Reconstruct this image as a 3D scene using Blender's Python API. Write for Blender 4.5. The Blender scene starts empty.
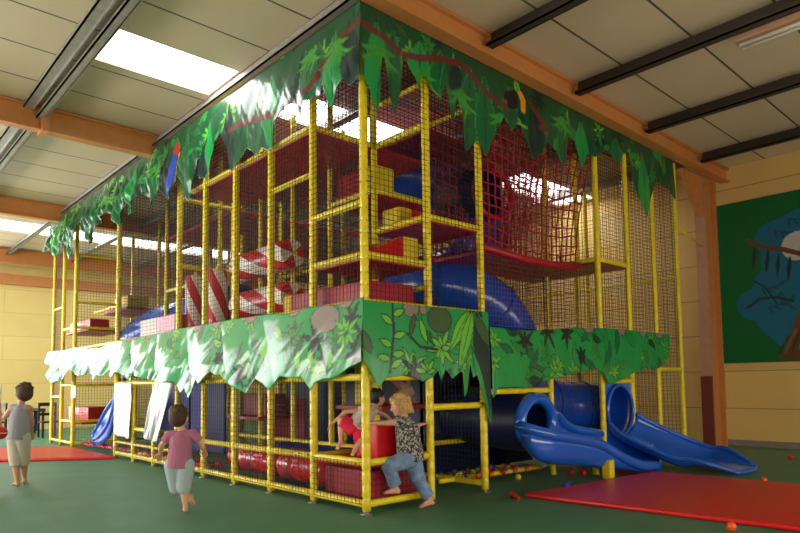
EXPOSURE = 1.82
import bpy, bmesh, math, random
import numpy as np
from mathutils import Vector, Matrix, Euler
random.seed(7)
rng = np.random.RandomState(11)
SC = bpy.context.scene
COL = SC.collection
PI = math.pi

# ------------------------------------------------------------------ materials
def srgb(h):
    h = h.lstrip('#'); c = [int(h[i:i+2], 16)/255 for i in (0, 2, 4)]
    return tuple(x/12.92 if x <= .04045 else ((x+.055)/1.055)**2.4 for x in c) + (1,)
def mat(name, col, rough=.5, metal=0., var=0., vscale=6., bump=0., bscale=40., coat=0., spec=.5, sss=0.):
    m = bpy.data.materials.new(name); m.use_nodes = True
    n = m.node_tree; b = n.nodes['Principled BSDF']
    c = srgb(col) if isinstance(col, str) else tuple(col)+(1,)
    b.inputs['Base Color'].default_value = c
    b.inputs['Roughness'].default_value = rough
    b.inputs['Metallic'].default_value = metal
    b.inputs['Specular IOR Level'].default_value = spec
    b.inputs['Coat Weight'].default_value = coat
    b.inputs['Coat Roughness'].default_value = .12
    if sss: b.inputs['Subsurface Weight'].default_value = sss; b.inputs['Subsurface Scale'].default_value = .02
    tc = n.nodes.new('ShaderNodeTexCoord')
    if var:
        t = n.nodes.new('ShaderNodeTexNoise'); t.inputs['Scale'].default_value = vscale; t.inputs['Detail'].default_value = 4
        n.links.new(tc.outputs['Object'], t.inputs['Vector'])
        r = n.nodes.new('ShaderNodeMapRange'); r.inputs['From Min'].default_value = .3; r.inputs['From Max'].default_value = .7
        r.inputs['To Min'].default_value = 1-var; r.inputs['To Max'].default_value = 1+var*.5
        n.links.new(t.outputs['Fac'], r.inputs['Value'])
        mx = n.nodes.new('ShaderNodeVectorMath'); mx.operation = 'SCALE'
        mx.inputs[0].default_value = c[:3]; n.links.new(r.outputs['Result'], mx.inputs['Scale'])
        n.links.new(mx.outputs['Vector'], b.inputs['Base Color'])
    if bump:
        t = n.nodes.new('ShaderNodeTexNoise'); t.inputs['Scale'].default_value = bscale; t.inputs['Detail'].default_value = 3
        n.links.new(tc.outputs['Object'], t.inputs['Vector'])
        bp = n.nodes.new('ShaderNodeBump'); bp.inputs['Strength'].default_value = bump; bp.inputs['Distance'].default_value = .02
        n.links.new(t.outputs['Fac'], bp.inputs['Height']); n.links.new(bp.outputs['Normal'], b.inputs['Normal'])
    return m
def mat_attr(name, rough, coat=.0, spec=.5, bump=0., bscale=8., metal=0.):
    m = mat(name, (1, 1, 1), rough, metal=metal, coat=coat, spec=spec, bump=bump, bscale=bscale)
    n = m.node_tree; a = n.nodes.new('ShaderNodeAttribute'); a.attribute_name = 'print'
    n.links.new(a.outputs['Color'], n.nodes['Principled BSDF'].inputs['Base Color']); return m
def mat_emit(name, col, s):
    m = bpy.data.materials.new(name); m.use_nodes = True; n = m.node_tree
    b = n.nodes['Principled BSDF']; b.inputs['Base Color'].default_value = (.8, .8, .8, 1)
    b.inputs['Emission Color'].default_value = srgb(col); b.inputs['Emission Strength'].default_value = s; return m
def mat_lines(name, col, line, axes, w, h, mortar, rough=.6, var=.1, vs=2., bump=.0):
    """panels with thin joints: brick pattern laid in the two given object axes"""
    m = mat(name, col, rough); n = m.node_tree; b = n.nodes['Principled BSDF']
    tc = n.nodes.new('ShaderNodeTexCoord'); s = n.nodes.new('ShaderNodeSeparateXYZ'); cb = n.nodes.new('ShaderNodeCombineXYZ')
    n.links.new(tc.outputs['Object'], s.inputs[0])
    n.links.new(s.outputs[axes[0]], cb.inputs[0]); n.links.new(s.outputs[axes[1]], cb.inputs[1])
    br = n.nodes.new('ShaderNodeTexBrick'); br.inputs['Scale'].default_value = 1
    br.inputs['Brick Width'].default_value = w; br.inputs['Row Height'].default_value = h
    br.inputs['Mortar Size'].default_value = mortar; br.inputs['Mortar Smooth'].default_value = .2; br.offset = 0.5
    c = Vector(srgb(col)[:3])
    br.inputs['Color1'].default_value = (*(c*(1+var*.4)), 1); br.inputs['Color2'].default_value = (*(c*(1-var*.6)), 1)
    br.inputs['Mortar'].default_value = srgb(line)
    n.links.new(cb.outputs[0], br.inputs['Vector'])
    t = n.nodes.new('ShaderNodeTexNoise'); t.inputs['Scale'].default_value = vs; t.inputs['Detail'].default_value = 5
    n.links.new(tc.outputs['Object'], t.inputs['Vector'])
    r = n.nodes.new('ShaderNodeMapRange'); r.inputs['To Min'].default_value = 1-var; r.inputs['To Max'].default_value = 1+var
    n.links.new(t.outputs['Fac'], r.inputs['Value'])
    mx = n.nodes.new('ShaderNodeVectorMath'); mx.operation = 'SCALE'
    n.links.new(br.outputs['Color'], mx.inputs[0]); n.links.new(r.outputs['Result'], mx.inputs['Scale'])
    n.links.new(mx.outputs['Vector'], b.inputs['Base Color'])
    return m
M = dict(
    yellow=mat('yellow_vinyl', '#f4dc28', .34, var=.12, vscale=9, bump=.25, bscale=30, coat=.2),
    yfoam=mat('yellow_foam', '#e6cc22', .45, var=.08, vscale=5),
    net=mat('black_net', '#1c1a22', .8), netwarm=mat('warm_lit_net', '#6a4a3c', .8),  # second net colour has warm light on the cords put into it
    redrope=mat('red_rope', '#9c1426', .7), maroon=mat('maroon_vinyl', '#a51228', .4, var=.12, vscale=4),
    red=mat('red_vinyl', '#c9101c', .3, coat=.3, var=.1, vscale=3, bump=.25, bscale=5),
    redmat=mat('red_mat_vinyl', '#d8161c', .38, coat=.08, var=.05, bump=.35, bscale=2.2),
    redfoil=mat('red_crumpled_vinyl', '#c80d1e', .2, coat=.6, bump=1., bscale=7),
    blue=mat('blue_plastic', '#1c63d6', .16, coat=.5, var=.03),
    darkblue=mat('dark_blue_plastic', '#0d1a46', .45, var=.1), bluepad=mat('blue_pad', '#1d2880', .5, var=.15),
    white=mat('white_vinyl', '#e9e2da', .4), pink=mat('pink_vinyl', '#ef7f97', .5),
    carpet=mat('green_carpet', '#4c8566', .46, var=.13, vscale=1.6, bump=.5, bscale=260, spec=.5),
    cream=mat_lines('yellow_wall', '#eec87c', '#b49a5c', (0, 2), 6, .8, .012, .6, .05),
    creamx=mat_lines('yellow_wall_side', '#ecd48a', '#d2b970', (1, 2), 6, .8, .008, .6, .05),
    ceil=mat_lines('ceiling_panels', '#d6c3a4', '#5d564a', (1, 0), 40, 1.02, .018, .5, .07, .9),
    steel=mat('galvanised_steel', '#a7a29c', .4, metal=.3, var=.25, vscale=5), darksteel=mat('dark_steel', '#4a4038', .5, metal=.3),
    rafter=mat('brown_painted_steel', '#d18a4c', .45, var=.08), rafterd=mat('brown_flange', '#9b5a30', .45),
    pinkcol=mat('pinkish_column_paint', '#c79678', .5, var=.08), redpad=mat('red_brown_pad', '#7c3326', .6),
    bouncecut=mat('bounce_cut_brown_wall', '#6e5238', .7), concrete=mat('concrete', '#8f897c', .8, var=.15), foil=mat('silver_foil', '#d6d6de', .33, metal=.8, bump=.35, bscale=5),  # unseen walls share a dark brown that keeps bounce light down
    sidefill=mat_emit('side_fill_glow', '#fff0dc', 1.7), win2=mat_emit('rear_window_glow', '#fff3e4', 3.6),  # the side glow is added fill for the right side of the frame
    sky=mat_emit('skylight_glow', '#fdfdff', 2.3), win=mat_emit('window_glow', '#f6faff', 2.1),
    orange=mat('orange_ball', '#ee5a1c', .35), redb=mat('red_ball', '#d8141e', .35), yellowb=mat('yellow_ball', '#e5cf20', .35),
    blueb=mat('blue_ball', '#1f4fd0', .35), greenb=mat('green_ball', '#2f9c3c', .35), pinkb=mat('pink_ball', '#dd5a78', .35),
    skin=mat('skin', '#e0a88c', .5, sss=.1), tanskin=mat('tan_skin', '#c98f70', .5, sss=.1),
    brownhair=mat('brown_hair', '#4a3020', .6, bump=.6, bscale=60), darkhair=mat('dark_hair', '#1a1414', .5, bump=.6, bscale=60),
    blond=mat('blond_hair', '#d0a468', .5, var=.25, vscale=40, bump=.8, bscale=70),
    greyshirt=mat('grey_cotton', '#9a9ba6', .8, bump=.5, bscale=14), lilactrim=mat('lilac_trim', '#a583b8', .8),
    cream_cloth=mat('cream_cotton', '#c9c2b2', .85, bump=.6, bscale=12), mauve=mat('mauve_cotton', '#b5728e', .85, bump=.6, bscale=12),
    paleblue=mat('pale_blue_cotton', '#aebfc6', .85, bump=.6, bscale=12), denim=mat('denim', '#7f9cc4', .85, var=.35, vscale=14, bump=.6, bscale=16),
    whitecloth=mat('white_cotton', '#ddd3d2', .8, bump=.5, bscale=14), coral=mat('coral_cotton', '#ef2750', .75, bump=.5, bscale=12),
    beige=mat('beige_cotton', '#b89a86', .8, bump=.4, bscale=12), black=mat('black_paint', '#16161c', .5), navy=mat('navy_paint', '#1c2648', .5),
    eyew=mat('eye_white', '#f2efe8', .2), eyed=mat('eye_dark', '#2a1c12', .2), lip=mat('lip', '#b8605a', .5),
    foot=mat('post_foot_metal', '#9a9a98', .3, metal=.8), lamp=mat('lamp_housing', '#c89a7c', .5), stripe=mat('blue_white_stripe', '#e8ecf4', .7),
)
def camo():
    m = M['camo'] = mat('grey_leaf_print_cotton', '#50524f', .8); n = m.node_tree
    tc = n.nodes.new('ShaderNodeTexCoord'); t = n.nodes.new('ShaderNodeTexVoronoi'); t.inputs['Scale'].default_value = 42
    t2 = n.nodes.new('ShaderNodeTexNoise'); t2.inputs['Scale'].default_value = 38; t2.inputs['Detail'].default_value = 2
    n.links.new(tc.outputs['Object'], t2.inputs['Vector'])
    r = n.nodes.new('ShaderNodeValToRGB'); r.color_ramp.interpolation = 'CONSTANT'
    e = r.color_ramp.elements; e[0].color = srgb('#2d3130'); e[1].position = .47; e[1].color = srgb('#6d716c')
    x = e.new(.54); x.color = srgb('#aeb0aa')
    n.links.new(t2.outputs['Fac'], r.inputs[0]); n.links.new(r.outputs[0], n.nodes['Principled BSDF'].inputs['Base Color'])
camo()
# blue/white stripes along object x
def stripes():
    n = M['stripe'].node_tree; tc = n.nodes.new('ShaderNodeTexCoord'); w = n.nodes.new('ShaderNodeTexWave')
    w.bands_direction = 'DIAGONAL'; w.inputs['Scale'].default_value = 6
    r = n.nodes.new('ShaderNodeValToRGB'); r.color_ramp.interpolation = 'CONSTANT'
    r.color_ramp.elements[0].color = srgb('#e8ecf4'); r.color_ramp.elements[1].position = .5; r.color_ramp.elements[1].color = srgb('#2a4a9a')
    n.links.new(tc.outputs['Object'], w.inputs['Vector']); n.links.new(w.outputs['Fac'], r.inputs[0])
    n.links.new(r.outputs[0], n.nodes['Principled BSDF'].inputs['Base Color'])
stripes()

# ------------------------------------------------------------------ mesh builder
class MB:
    def __init__(s): s.v = []; s.f = []; s.m = []
    def add(s, v, f, mi=0):
        o = len(s.v); s.v += [tuple(p) for p in v]; s.f += [tuple(i+o for i in q) for q in f]; s.m += [mi]*len(f); return s
    def box(s, a, b, mi=0, T=None):
        x0, y0, z0 = a; x1, y1, z1 = b
        v = [(x0,y0,z0),(x1,y0,z0),(x1,y1,z0),(x0,y1,z0),(x0,y0,z1),(x1,y0,z1),(x1,y1,z1),(x0,y1,z1)]
        if T: v = [T @ Vector(p) for p in v]
        return s.add(v, [(0,3,2,1),(4,5,6,7),(0,1,5,4),(1,2,6,5),(2,3,7,6),(3,0,4,7)], mi)
    def tube(s, pts, r, n=10, mi=0, caps=True, closed=False):
        pts = [Vector(p) for p in pts]; N = len(pts); R = r if isinstance(r, (list, tuple)) else [r]*N
        v = []; up = None
        for i, p in enumerate(pts):
            a = pts[(i-1) % N] if (closed or i > 0) else p; b = pts[(i+1) % N] if (closed or i < N-1) else p
            t = (b-a).normalized()
            if up is None: up = t.orthogonal().normalized()
            else: up = (up - t*up.dot(t)); up = up.normalized() if up.length > 1e-6 else t.orthogonal().normalized()
            w = t.cross(up)
            v += [p + (up*math.cos(2*PI*k/n) + w*math.sin(2*PI*k/n))*R[i] for k in range(n)]
        f = []
        for i in range(N if closed else N-1):
            j = (i+1) % N
            f += [(i*n+k, i*n+(k+1) % n, j*n+(k+1) % n, j*n+k) for k in range(n)]
        if caps and not closed: f += [tuple(range(n))[::-1], tuple(range((N-1)*n, N*n))]
        return s.add(v, f, mi)
    def ball(s, c, r, n=12, m=8, mi=0, T=None):
        c = Vector(c); r = Vector(r) if hasattr(r, '__len__') else Vector((r, r, r))
        def P(x, y, z):
            p = Vector((x*r.x, y*r.y, z*r.z)); return c + (T @ p if T else p)
        v = [P(0, 0, 1)]
        for i in range(1, m):
            th = PI*i/m; v += [P(math.sin(th)*math.cos(2*PI*k/n), math.sin(th)*math.sin(2*PI*k/n), math.cos(th)) for k in range(n)]
        v.append(P(0, 0, -1)); L = len(v)-1
        f = [(0, 1+k, 1+(k+1) % n) for k in range(n)]
        for i in range(m-2):
            a = 1+i*n; f += [(a+k, a+n+k, a+n+(k+1) % n, a+(k+1) % n) for k in range(n)]
        a = 1+(m-2)*n; f += [(L, a+(k+1) % n, a+k) for k in range(n)]
        return s.add(v, f, mi)
    def prism(s, poly, d, mi=0):
        """polygon (3D points) extruded by vector d"""
        n = len(poly); d = Vector(d); v = [Vector(p) for p in poly] + [Vector(p)+d for p in poly]
        f = [tuple(range(n))[::-1], tuple(range(n, 2*n))] + [(k, (k+1) % n, n+(k+1) % n, n+k) for k in range(n)]
        return s.add(v, f, mi)
    def build(s, name, m, parent=None, smooth=False, bevel=0, seg=2):
        me = bpy.data.meshes.new(name); me.from_pydata(s.v, [], s.f)
        ms = m if isinstance(m, (list, tuple)) else [m]
        for k in ms: me.materials.append(M[k] if isinstance(k, str) else k)
        me.polygons.foreach_set('material_index', s.m)
        bm = bmesh.new(); bm.from_mesh(me); bmesh.ops.recalc_face_normals(bm, faces=bm.faces); bm.to_mesh(me); bm.free()
        if smooth: me.polygons.foreach_set('use_smooth', [True]*len(me.polygons))
        o = bpy.data.objects.new(name, me); COL.objects.link(o)
        if parent is not None:
            o.parent = parent; o.matrix_parent_inverse = parent.matrix_world_inv if False else Matrix.Translation(-parent.location)
        if bevel:
            b = o.modifiers.new('bevel', 'BEVEL'); b.width = bevel; b.segments = seg; b.limit_method = 'ANGLE'
            me.polygons.foreach_set('use_smooth', [True]*len(me.polygons))
            w = o.modifiers.new('wn', 'WEIGHTED_NORMAL'); w.keep_sharp = True
        return o
def tag(o, label=None, cat=None, group=None, kind=None):
    if label: o['label'] = label
    if cat: o['category'] = cat
    if group: o['group'] = group
    if kind: o['kind'] = kind
    return o
def empty(name, loc, label, cat, group=None):
    o = bpy.data.objects.new(name, None); COL.objects.link(o); o.location = loc; o.empty_display_size = .1
    return tag(o, label, cat, group)
def struct(mb, name, m, label, **k): return tag(mb.build(name, m, **k), label, kind='structure')
def catmull(P, n=8):
    P = [Vector(p) for p in P]; Q = [2*P[0]-P[1]] + P + [2*P[-1]-P[-2]]; out = []
    for i in range(1, len(Q)-2):
        a, b, c, d = Q[i-1:i+3]
        for k in range(n):
            t = k/n; out.append(.5*((2*b)+(c-a)*t+(2*a-5*b+4*c-d)*t*t+(3*b-a-3*c+d)*t**3))
    out.append(P[-1]); return out

# ------------------------------------------------------------------ camera
cam = bpy.data.cameras.new('camera'); co = bpy.data.objects.new('camera', cam); COL.objects.link(co)
cam.sensor_width = 36; cam.lens = 632.05/800*36; cam.shift_y = (339.04-266.5)/800
yaw, pitch, roll = 2.400894840977849, 0.0706299377417047, -0.012852597395709984
f = Vector((math.cos(pitch)*math.cos(yaw), math.cos(pitch)*math.sin(yaw), math.sin(pitch)))
rt = Vector((math.sin(yaw), -math.cos(yaw), 0)); up = rt.cross(f)
r2 = rt*math.cos(roll)+up*math.sin(roll); u2 = up*math.cos(roll)-rt*math.sin(roll)
R = Matrix((r2, u2, -f)).transposed()
co.matrix_world = Matrix.Translation((5.44502, -4.45276, 1.42039)) @ R.to_4x4()
cam.clip_end = 100; SC.camera = co
SC.view_settings.view_transform = 'Standard'; SC.view_settings.look = 'None'; SC.view_settings.gamma = 1
SC.view_settings.use_curve_mapping = False; SC.view_settings.exposure = EXPOSURE

# ------------------------------------------------------------------ the hall
X0, X1, Y0, Y1, ZC = -19.2, 8.0, -12.0, 10.15, 6.08
struct(MB().box((X0, Y0, -.1), (X1, Y1, 0)), 'floor', 'carpet', 'green carpeted floor of the play hall')
mb = MB(); sky = [(-3.85, -2.85, -1.82, -.05), (-3.85, -2.85, .15, 5.0), (-3.85, -2.85, 6.6, 9.9), (-15.9, -14.6, -9, 6.5), (-9.6, -8.6, -10.5, -5.5)]
# ceiling slab pieces around the skylight openings
xs = sorted(set([X0, X1]+[a for s in sky for a in s[:2]])); ys = sorted(set([Y0, Y1]+[a for s in sky for a in s[2:]]))
for i in range(len(xs)-1):
    for k in range(len(ys)-1):
        cx, cy = (xs[i]+xs[i+1])/2, (ys[k]+ys[k+1])/2
        if any(s[0] < cx < s[1] and s[2] < cy < s[3] for s in sky): continue
        mb.box((xs[i], ys[k], ZC), (xs[i+1], ys[k+1], ZC+.12))
struct(mb, 'ceiling', 'ceil', 'pale insulated roof panels with thin dark joints')
for i, s in enumerate(sky):
    struct(MB().box((s[0], s[2], ZC+.06), (s[1], s[3], ZC+.10)), 'window_%d' % (i+1), 'sky', ['bright rooflight above the left side of the climbing frame', 'bright rooflight seen through the top of the climbing frame', 'bright rooflight seen behind the red rope net', 'long bright rooflight near the far left wall', 'rooflight outside the left of the picture'][i])
struct(MB().box((X0, Y1, 0), (X1, Y1+.2, ZC)), 'wall_back', 'cream', 'pale yellow panelled wall behind the climbing frame')
mb = MB(); mb.box((X1, Y0, 0), (X1+.2, -10, ZC)); mb.box((X1, 8, 0), (X1+.2, Y1, ZC)); mb.box((X1, -10, 0), (X1+.2, 8, .7)); mb.box((X1, -10, 2.2), (X1+.2, 8, ZC))
struct(mb, 'wall_right', 'bouncecut', 'unseen side wall right of the picture, darkened to cut bounce light')
struct(MB().box((X1+.1, -10, .7), (X1+.15, 8, 2.2)), 'window_8', 'sidefill', 'added fill light panel in the unseen side wall right of the picture')  # added glowing panel out of view, brightens the right facade and back wall
# left wall with glazed band (y -11.5 .. -1.2)
mb = MB(); mb.box((X0-.2, -1.2, 0), (X0, Y1, ZC)); mb.box((X0-.2, Y0, 0), (X0, -11.5, ZC))
mb.box((X0-.2, -11.5, 0), (X0, -1.2, .5)); mb.box((X0-.2, -11.5, 5.2), (X0, -1.2, ZC))
struct(mb, 'wall_left', 'creamx', 'pale yellow far end wall on the left')
mb = MB(); mb.box((X0-.15, -11.5, .5), (X0-.1, -1.2, 5.2)); struct(mb, 'window_6', 'win', 'glazed end wall left of the picture')
mb = MB(); mb.box((X0, Y0-.2, 0), (-16.5, Y0, ZC)); mb.box((-2, Y0-.2, 0), (X1, Y0, ZC)); mb.box((-16.5, Y0-.2, 0), (-2, Y0, .8)); mb.box((-16.5, Y0-.2, 3.4), (-2, Y0, ZC))
struct(mb, 'wall_front', 'bouncecut', 'wall behind the camera')  # unseen wall, coloured dark to reduce bounce light
struct(MB().box((-16.5, Y0-.15, .8), (-2, Y0-.1, 3.4)), 'window_7', 'win2', 'windows behind the camera')
struct(MB().box((.0, Y1-.03, 0), (X1, Y1, .13)), 'baseboard_back', 'concrete', 'low grey concrete plinth along the yellow wall')
# rafters (I sections along y)
def ibeam_y(mb, x, y0, y1, z0, z1, w=.2, t=.03):
    mb.box((x-w/2, y0, z0), (x+w/2, y1, z0+t), 0); mb.box((x-w/2, y0, z1-t), (x+w/2, y1, z1), 0); mb.box((x-.03, y0, z0+t), (x+.03, y1, z1-t), 0)
k = 1
for x, z0, lab in [(.2, 5.76, 'brown steel roof beam right above the long right banner'), (-6.05, 5.66, 'orange brown roof beam meeting the banner at upper left'), (-12.1, 5.64, 'second brown roof beam further left'), (-18.6, 5.60, 'farthest brown roof beam near the left end wall')]:
    mb = MB(); ibeam_y(mb, x, Y0, Y1, z0, ZC-.02)
    if x < 0:
        for yy in (-1.9, 4.1): mb.box((x-.16, yy-.05, z0-.03), (x+.16, yy+.05, ZC-.02))
    struct(mb, 'trim_%d' % k, 'rafter', lab); k += 1
struct(MB().box((X0, Y0, 4.95), (X0+.12, Y1, 5.3)), 'trim_%d' % k, 'rafter', 'brown wall beam along the top of the left end wall'); k += 1
for y in (-10.2, -8.1, -6.0, -3.95, -1.9, .0, 1.98, 4.1, 6.4, 8.75):
    for (xa, xb, mm) in ((X0, .1, 'steel'), (.3, X1, 'darksteel')):
        mb = MB(); z0 = 5.86; x_left = xb < 1
        mb.box((xa, y-.015, z0), (xb, y+.015, ZC-.01)); mb.box((xa, y-.12, z0), (xb, y+.0, z0+.02)); mb.box((xa, y, ZC-.03), (xb, y+.1, ZC-.01)); mb.box((xa, y-.12, z0), (xb, y-.1, z0+.05))
        if x_left and y < -1: mb.box((xa, y-.31, z0+.13), (xb, y-.17, z0+.15)); mb.box((xa, y-.18, z0+.1), (xb, y-.16, ZC-.01)); mb.box((xa, y-.31, z0+.13), (xb, y-.29, ZC-.01))
        struct(mb, 'trim_%d' % k, mm, 'steel roof purlin crossing under the roof panels'); k += 1
# column with haunch
mb = MB(); mb.box((-.15, 9.32, 0), (.07, 9.36, 5.76), 1); mb.box((-.04, 9.36, 0), (.02, 9.76, 5.76), 0); mb.box((-.13, 9.76, 0), (.12, 9.82, 5.76), 0)
mb.prism([(-.08, 9.32, 4.9), (-.08, 9.32, 5.76), (-.08, 8.4, 5.76)], (.12, 0, 0), 0)
struct(mb, 'trim_%d' % k, ['rafter', 'pinkcol'], 'brown and pinkish steel column at the end of the climbing frame'); k += 1
mb = MB(); mb.box((-.16, 9.25, 0), (.08, 9.315, 1.5))
tag(mb.build('column_pad', 'redpad', bevel=.015), 'red brown protective pad around the foot of the steel column', 'pad')
# fluorescent batten
e = empty('ceiling_lamp', (3.3, 4.25, 5.72), 'long unlit fluorescent lamp under the dark roof at upper right', 'lamp')
hs_ = MB().box((2.55, 4.14, 5.79), (4.3, 4.36, 5.88)).build('housing', 'lamp', e, bevel=.01)
MB().tube([(2.6, 4.2, 5.75), (4.25, 4.2, 5.75)], .025).build('lamp_tube', 'white', hs_, smooth=True)
MB().tube([(2.6, 4.3, 5.75), (4.25, 4.3, 5.75)], .025).build('lamp_tube', 'white', hs_, smooth=True)
M['blue2'] = mat('deep_blue_plastic', '#184cb8', .22, coat=.4)
# ------------------------------------------------------------------ climbing frame
frame = empty('climbing_frame', (-4, 4, 0), 'huge netted indoor climbing frame with yellow padded posts and maroon decks', 'climbing frame')
PR, RR_ = .05, .042
def post(x, y, z0, z1, r=PR, foot=True):
    if z0 < .1: z0 = .035
    mb = MB(); n = max(2, int((z1-z0)/.145)); pts = []; rr = []
    for i in range(n+1):
        z = z0+(z1-z0)*i/n
        if i and i < n:
            pts += [(x, y, z-.012), (x, y, z), (x, y, z+.012)]; rr += [r, r*.9, r]
        else: pts.append((x, y, z)); rr.append(r)
    mb.tube(pts, rr, 12)
    if z0 < .2 and foot:
        mb.tube([(x, y, 0), (x, y, z0+.02)], .028, 10, 1); mb.tube([(x, y, 0), (x, y, .012)], .07, 12, 1)
    o = mb.build('post', ['yellow', 'foot'], frame, smooth=True)
    return o
RAILS = []
def rail(a, b, r=RR_):
    a = Vector(a); b = Vector(b); L = (b-a).length; n = max(2, int(L/.2)); pts = []; rr = []
    for i in range(n+1):
        p = a.lerp(b, i/n); d = (b-a).normalized()*.01
        if i and i < n: pts += [p-d, p, p+d]; rr += [r, r*.93, r]
        else: pts.append(p); rr.append(r)
    MB().tube(pts, rr, 10).build('rail', 'yellow', frame, smooth=True); RAILS.append(1)
SP = .066
def net(o, u, v, W, H, sp=SP, th=.0045, m='net', name='net_panel', parent=None, link=True):
    o = Vector(o); u = Vector(u).normalized(); v = Vector(v).normalized(); w = u.cross(v); mb = MB(); h = th/2
    nu = max(1, round(W/sp)); nv = max(1, round(H/sp))
    def line(a, b, s):
        q = [a-s*h-w*h, a+s*h-w*h, a+s*h+w*h, a-s*h+w*h, b-s*h-w*h, b+s*h-w*h, b+s*h+w*h, b-s*h+w*h]
        mb.add(q, [(0,1,5,4), (1,2,6,5), (2,3,7,6), (3,0,4,7)])
    for i in range(nu+1): line(o+u*W*i/nu, o+u*W*i/nu+v*H, u)
    for i in range(nv+1): line(o+v*H*i/nv, o+v*H*i/nv+u*W, v)
    return mb.build(name, m, parent or frame)
X, Y, Z = (1,0,0), (0,1,0), (0,0,1)
TOP = 5.76
# posts: left facade
for x in (0,-1,-2,-3,-4,-5,-8): post(x, 0, .06, TOP)
for x in (-11,-12,-12.9): post(x, 0, .06, TOP, .046)
post(-5.5, 1, 2.3, TOP)
MB().box((-1.75,1.06,1.0),(-1.3,1.1,1.65)).build('padded_wall', 'black', frame, bevel=.01); post(-6, 0, .06, 1.55); post(-7, 0, .06, 1.55)
for y in (1,2,5,6,7,8): post(0, y, .08, TOP)
# interior posts
for (x, y) in [(-1,1),(-2,1),(-3,1),(-4,1),(-5,1),(-8,1),(-11,1),(-11,2),(-8,2),(-1,2),(-3,2),(-5,2),(-1,5),(-2,5),(-1,8),(-3,4),(-5,4),(-8,4),(-5,8),(-8,8),(-11,4),(-2,8),(-3,8),(-1,6),(-12.9,2),(-6.5,2)]:
    post(x, y, .06, TOP, .046, foot=False)
# rails: left facade
for a, b in [(-8,-5),(-5,-4),(-4,-3),(-3,-2),(-2,-1),(-1,0)]:
    rail((a, 0, .11), (b, 0, .11)); rail((a, 0, .56), (b, 0, .56)) if a >= -5 else None
    rail((a, 0, 1.5), (b, 0, 1.5)); rail((a, 0, 2.34), (b, 0, 2.34)); rail((a, 0, TOP-.04), (b, 0, TOP-.04))
rail((-8,0,.62),(-5,0,.62)); rail((-8,0,.33),(-5,0,.33), .03)
rail((-11,0,2.34),(-8,0,2.34)); rail((-11,0,TOP-.04),(-8,0,TOP-.04)); rail((-12.9,0,TOP-.04),(-11,0,TOP-.04))
for z in (1.2,3.47,.11): rail((-12.9,0,z),(-12,0,z), .035)
for z in (1.49,.62,2.88,.11): rail((-12,0,z),(-11,0,z), .035)
for z in (.11,.62,1.49,2.88,3.5,4.65): rail((-11,0,z),(-11,1,z), .035)
for z in (2.88,.62,.11): rail((-11,1,z),(-11,2,z), .035)
rail((-12.9,1,3.47),(-11,1,3.47),.035)
for z in (3.5,2.9): rail((-11,2,z),(-8,2,z),.035)
rail((-8,1,3.48),(-5,1,3.48)); rail((-5,0,3.48),(-5,1,3.48)); rail((-5,1,3.48),(-3,1,3.48)); rail((-8,4,4.65),(-5,4,4.65)); rail((-8,2,4.65),(-8,4,4.65))
rail((-5,0,4.65),(-5,1,4.65)); rail((-4.5,0,4.66),(-4,0,4.66)); rail((-4,0,4.66),(-3,0,4.66)); rail((-3,0,4.66),(-2,0,4.66)); rail((-2,0,4.66),(-1,0,4.66)); rail((-4.5,1,4.66),(-1,1,4.66)); rail((-1,0,4.66),(-1,1,4.66))
rail((-1,0,3.48),(0,0,3.48)); rail((-1,0,2.88),(0,0,2.88)); rail((-1,1,3.48),(-1,2,3.48)); rail((-2,0,4.06),(-1,0,4.06),.036)
# right facade rails
rail((0,0,2.88),(0,1,2.88)); rail((0,1,3.48),(0,2,3.48)); rail((-1,1,3.48),(0,1,3.48)); rail((-1,1,2.88),(0,1,2.88)); rail((-1,2,3.48),(0,2,3.48)); rail((-1,0,2.88),(-1,1,2.88))
rail((-1,1,4.06),(-1,2,4.06)); rail((-2,1,4.06),(-1,1,4.06)); rail((-1,1,4.65),(0,1,4.65)); rail((-1,1,2.6),(0,1,2.6),.035) 
for z in (.11,.56,1.5,2.34): rail((0,0,z),(0,1,z))
rail((0,0,TOP-.04),(0,2,TOP-.04)); rail((0,1,1.13),(0,2,1.13)); rail((0,1,2.34),(0,2,2.34)); rail((-1,2,.11),(0,2,.11)); rail((-1,2,.56),(-1,5,.56),.035)
rail((-.55,1.7,.11),(-.42,3.8,.11),.036); rail((0,2,1.3),(0,3.55,1.3)); rail((0,2,TOP-.04),(0,5,TOP-.04)); rail((0,5,1.42),(0,6,1.42)); rail((0,5,3.45),(0,6,3.45)); rail((-1,5,3.45),(0,5,3.45))
rail((0,5,TOP-.04),(0,8,TOP-.04)); rail((0,7,1.63),(0,8,1.63)); rail((-1,2,.11),(-5,2,.11),.036); rail((-1,1,.56),(0,1,.56)); rail((-5,1,.56),(-1,1,.56),.036); rail((-5,1,.11),(-1,1,.11),.036)
rail((-2,5,3.45),(-1,5,3.45)); rail((-8,4,2.34),(-2,4,2.34),.036); rail((-5,8,3.45),(0,8,3.45),.036); rail((-1,0,.56),(-1,1,.56)); rail((-5,2,3.48),(-1,2,3.48),.036); rail((-2,2,5.2),(0,2,5.2),.036); rail((-1,1,5.2),(0,1,5.2),.036)
MB().tube([(0,3.55,.06),(0,3.55,2.2)], .042, 12).build('post', 'yellow', frame, smooth=True)
MB().tube([(-.02,8.03,4.5),(-.02,9.32,4.28)], .025, 8).build('wall_tie', 'yellow', frame, smooth=True)
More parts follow.
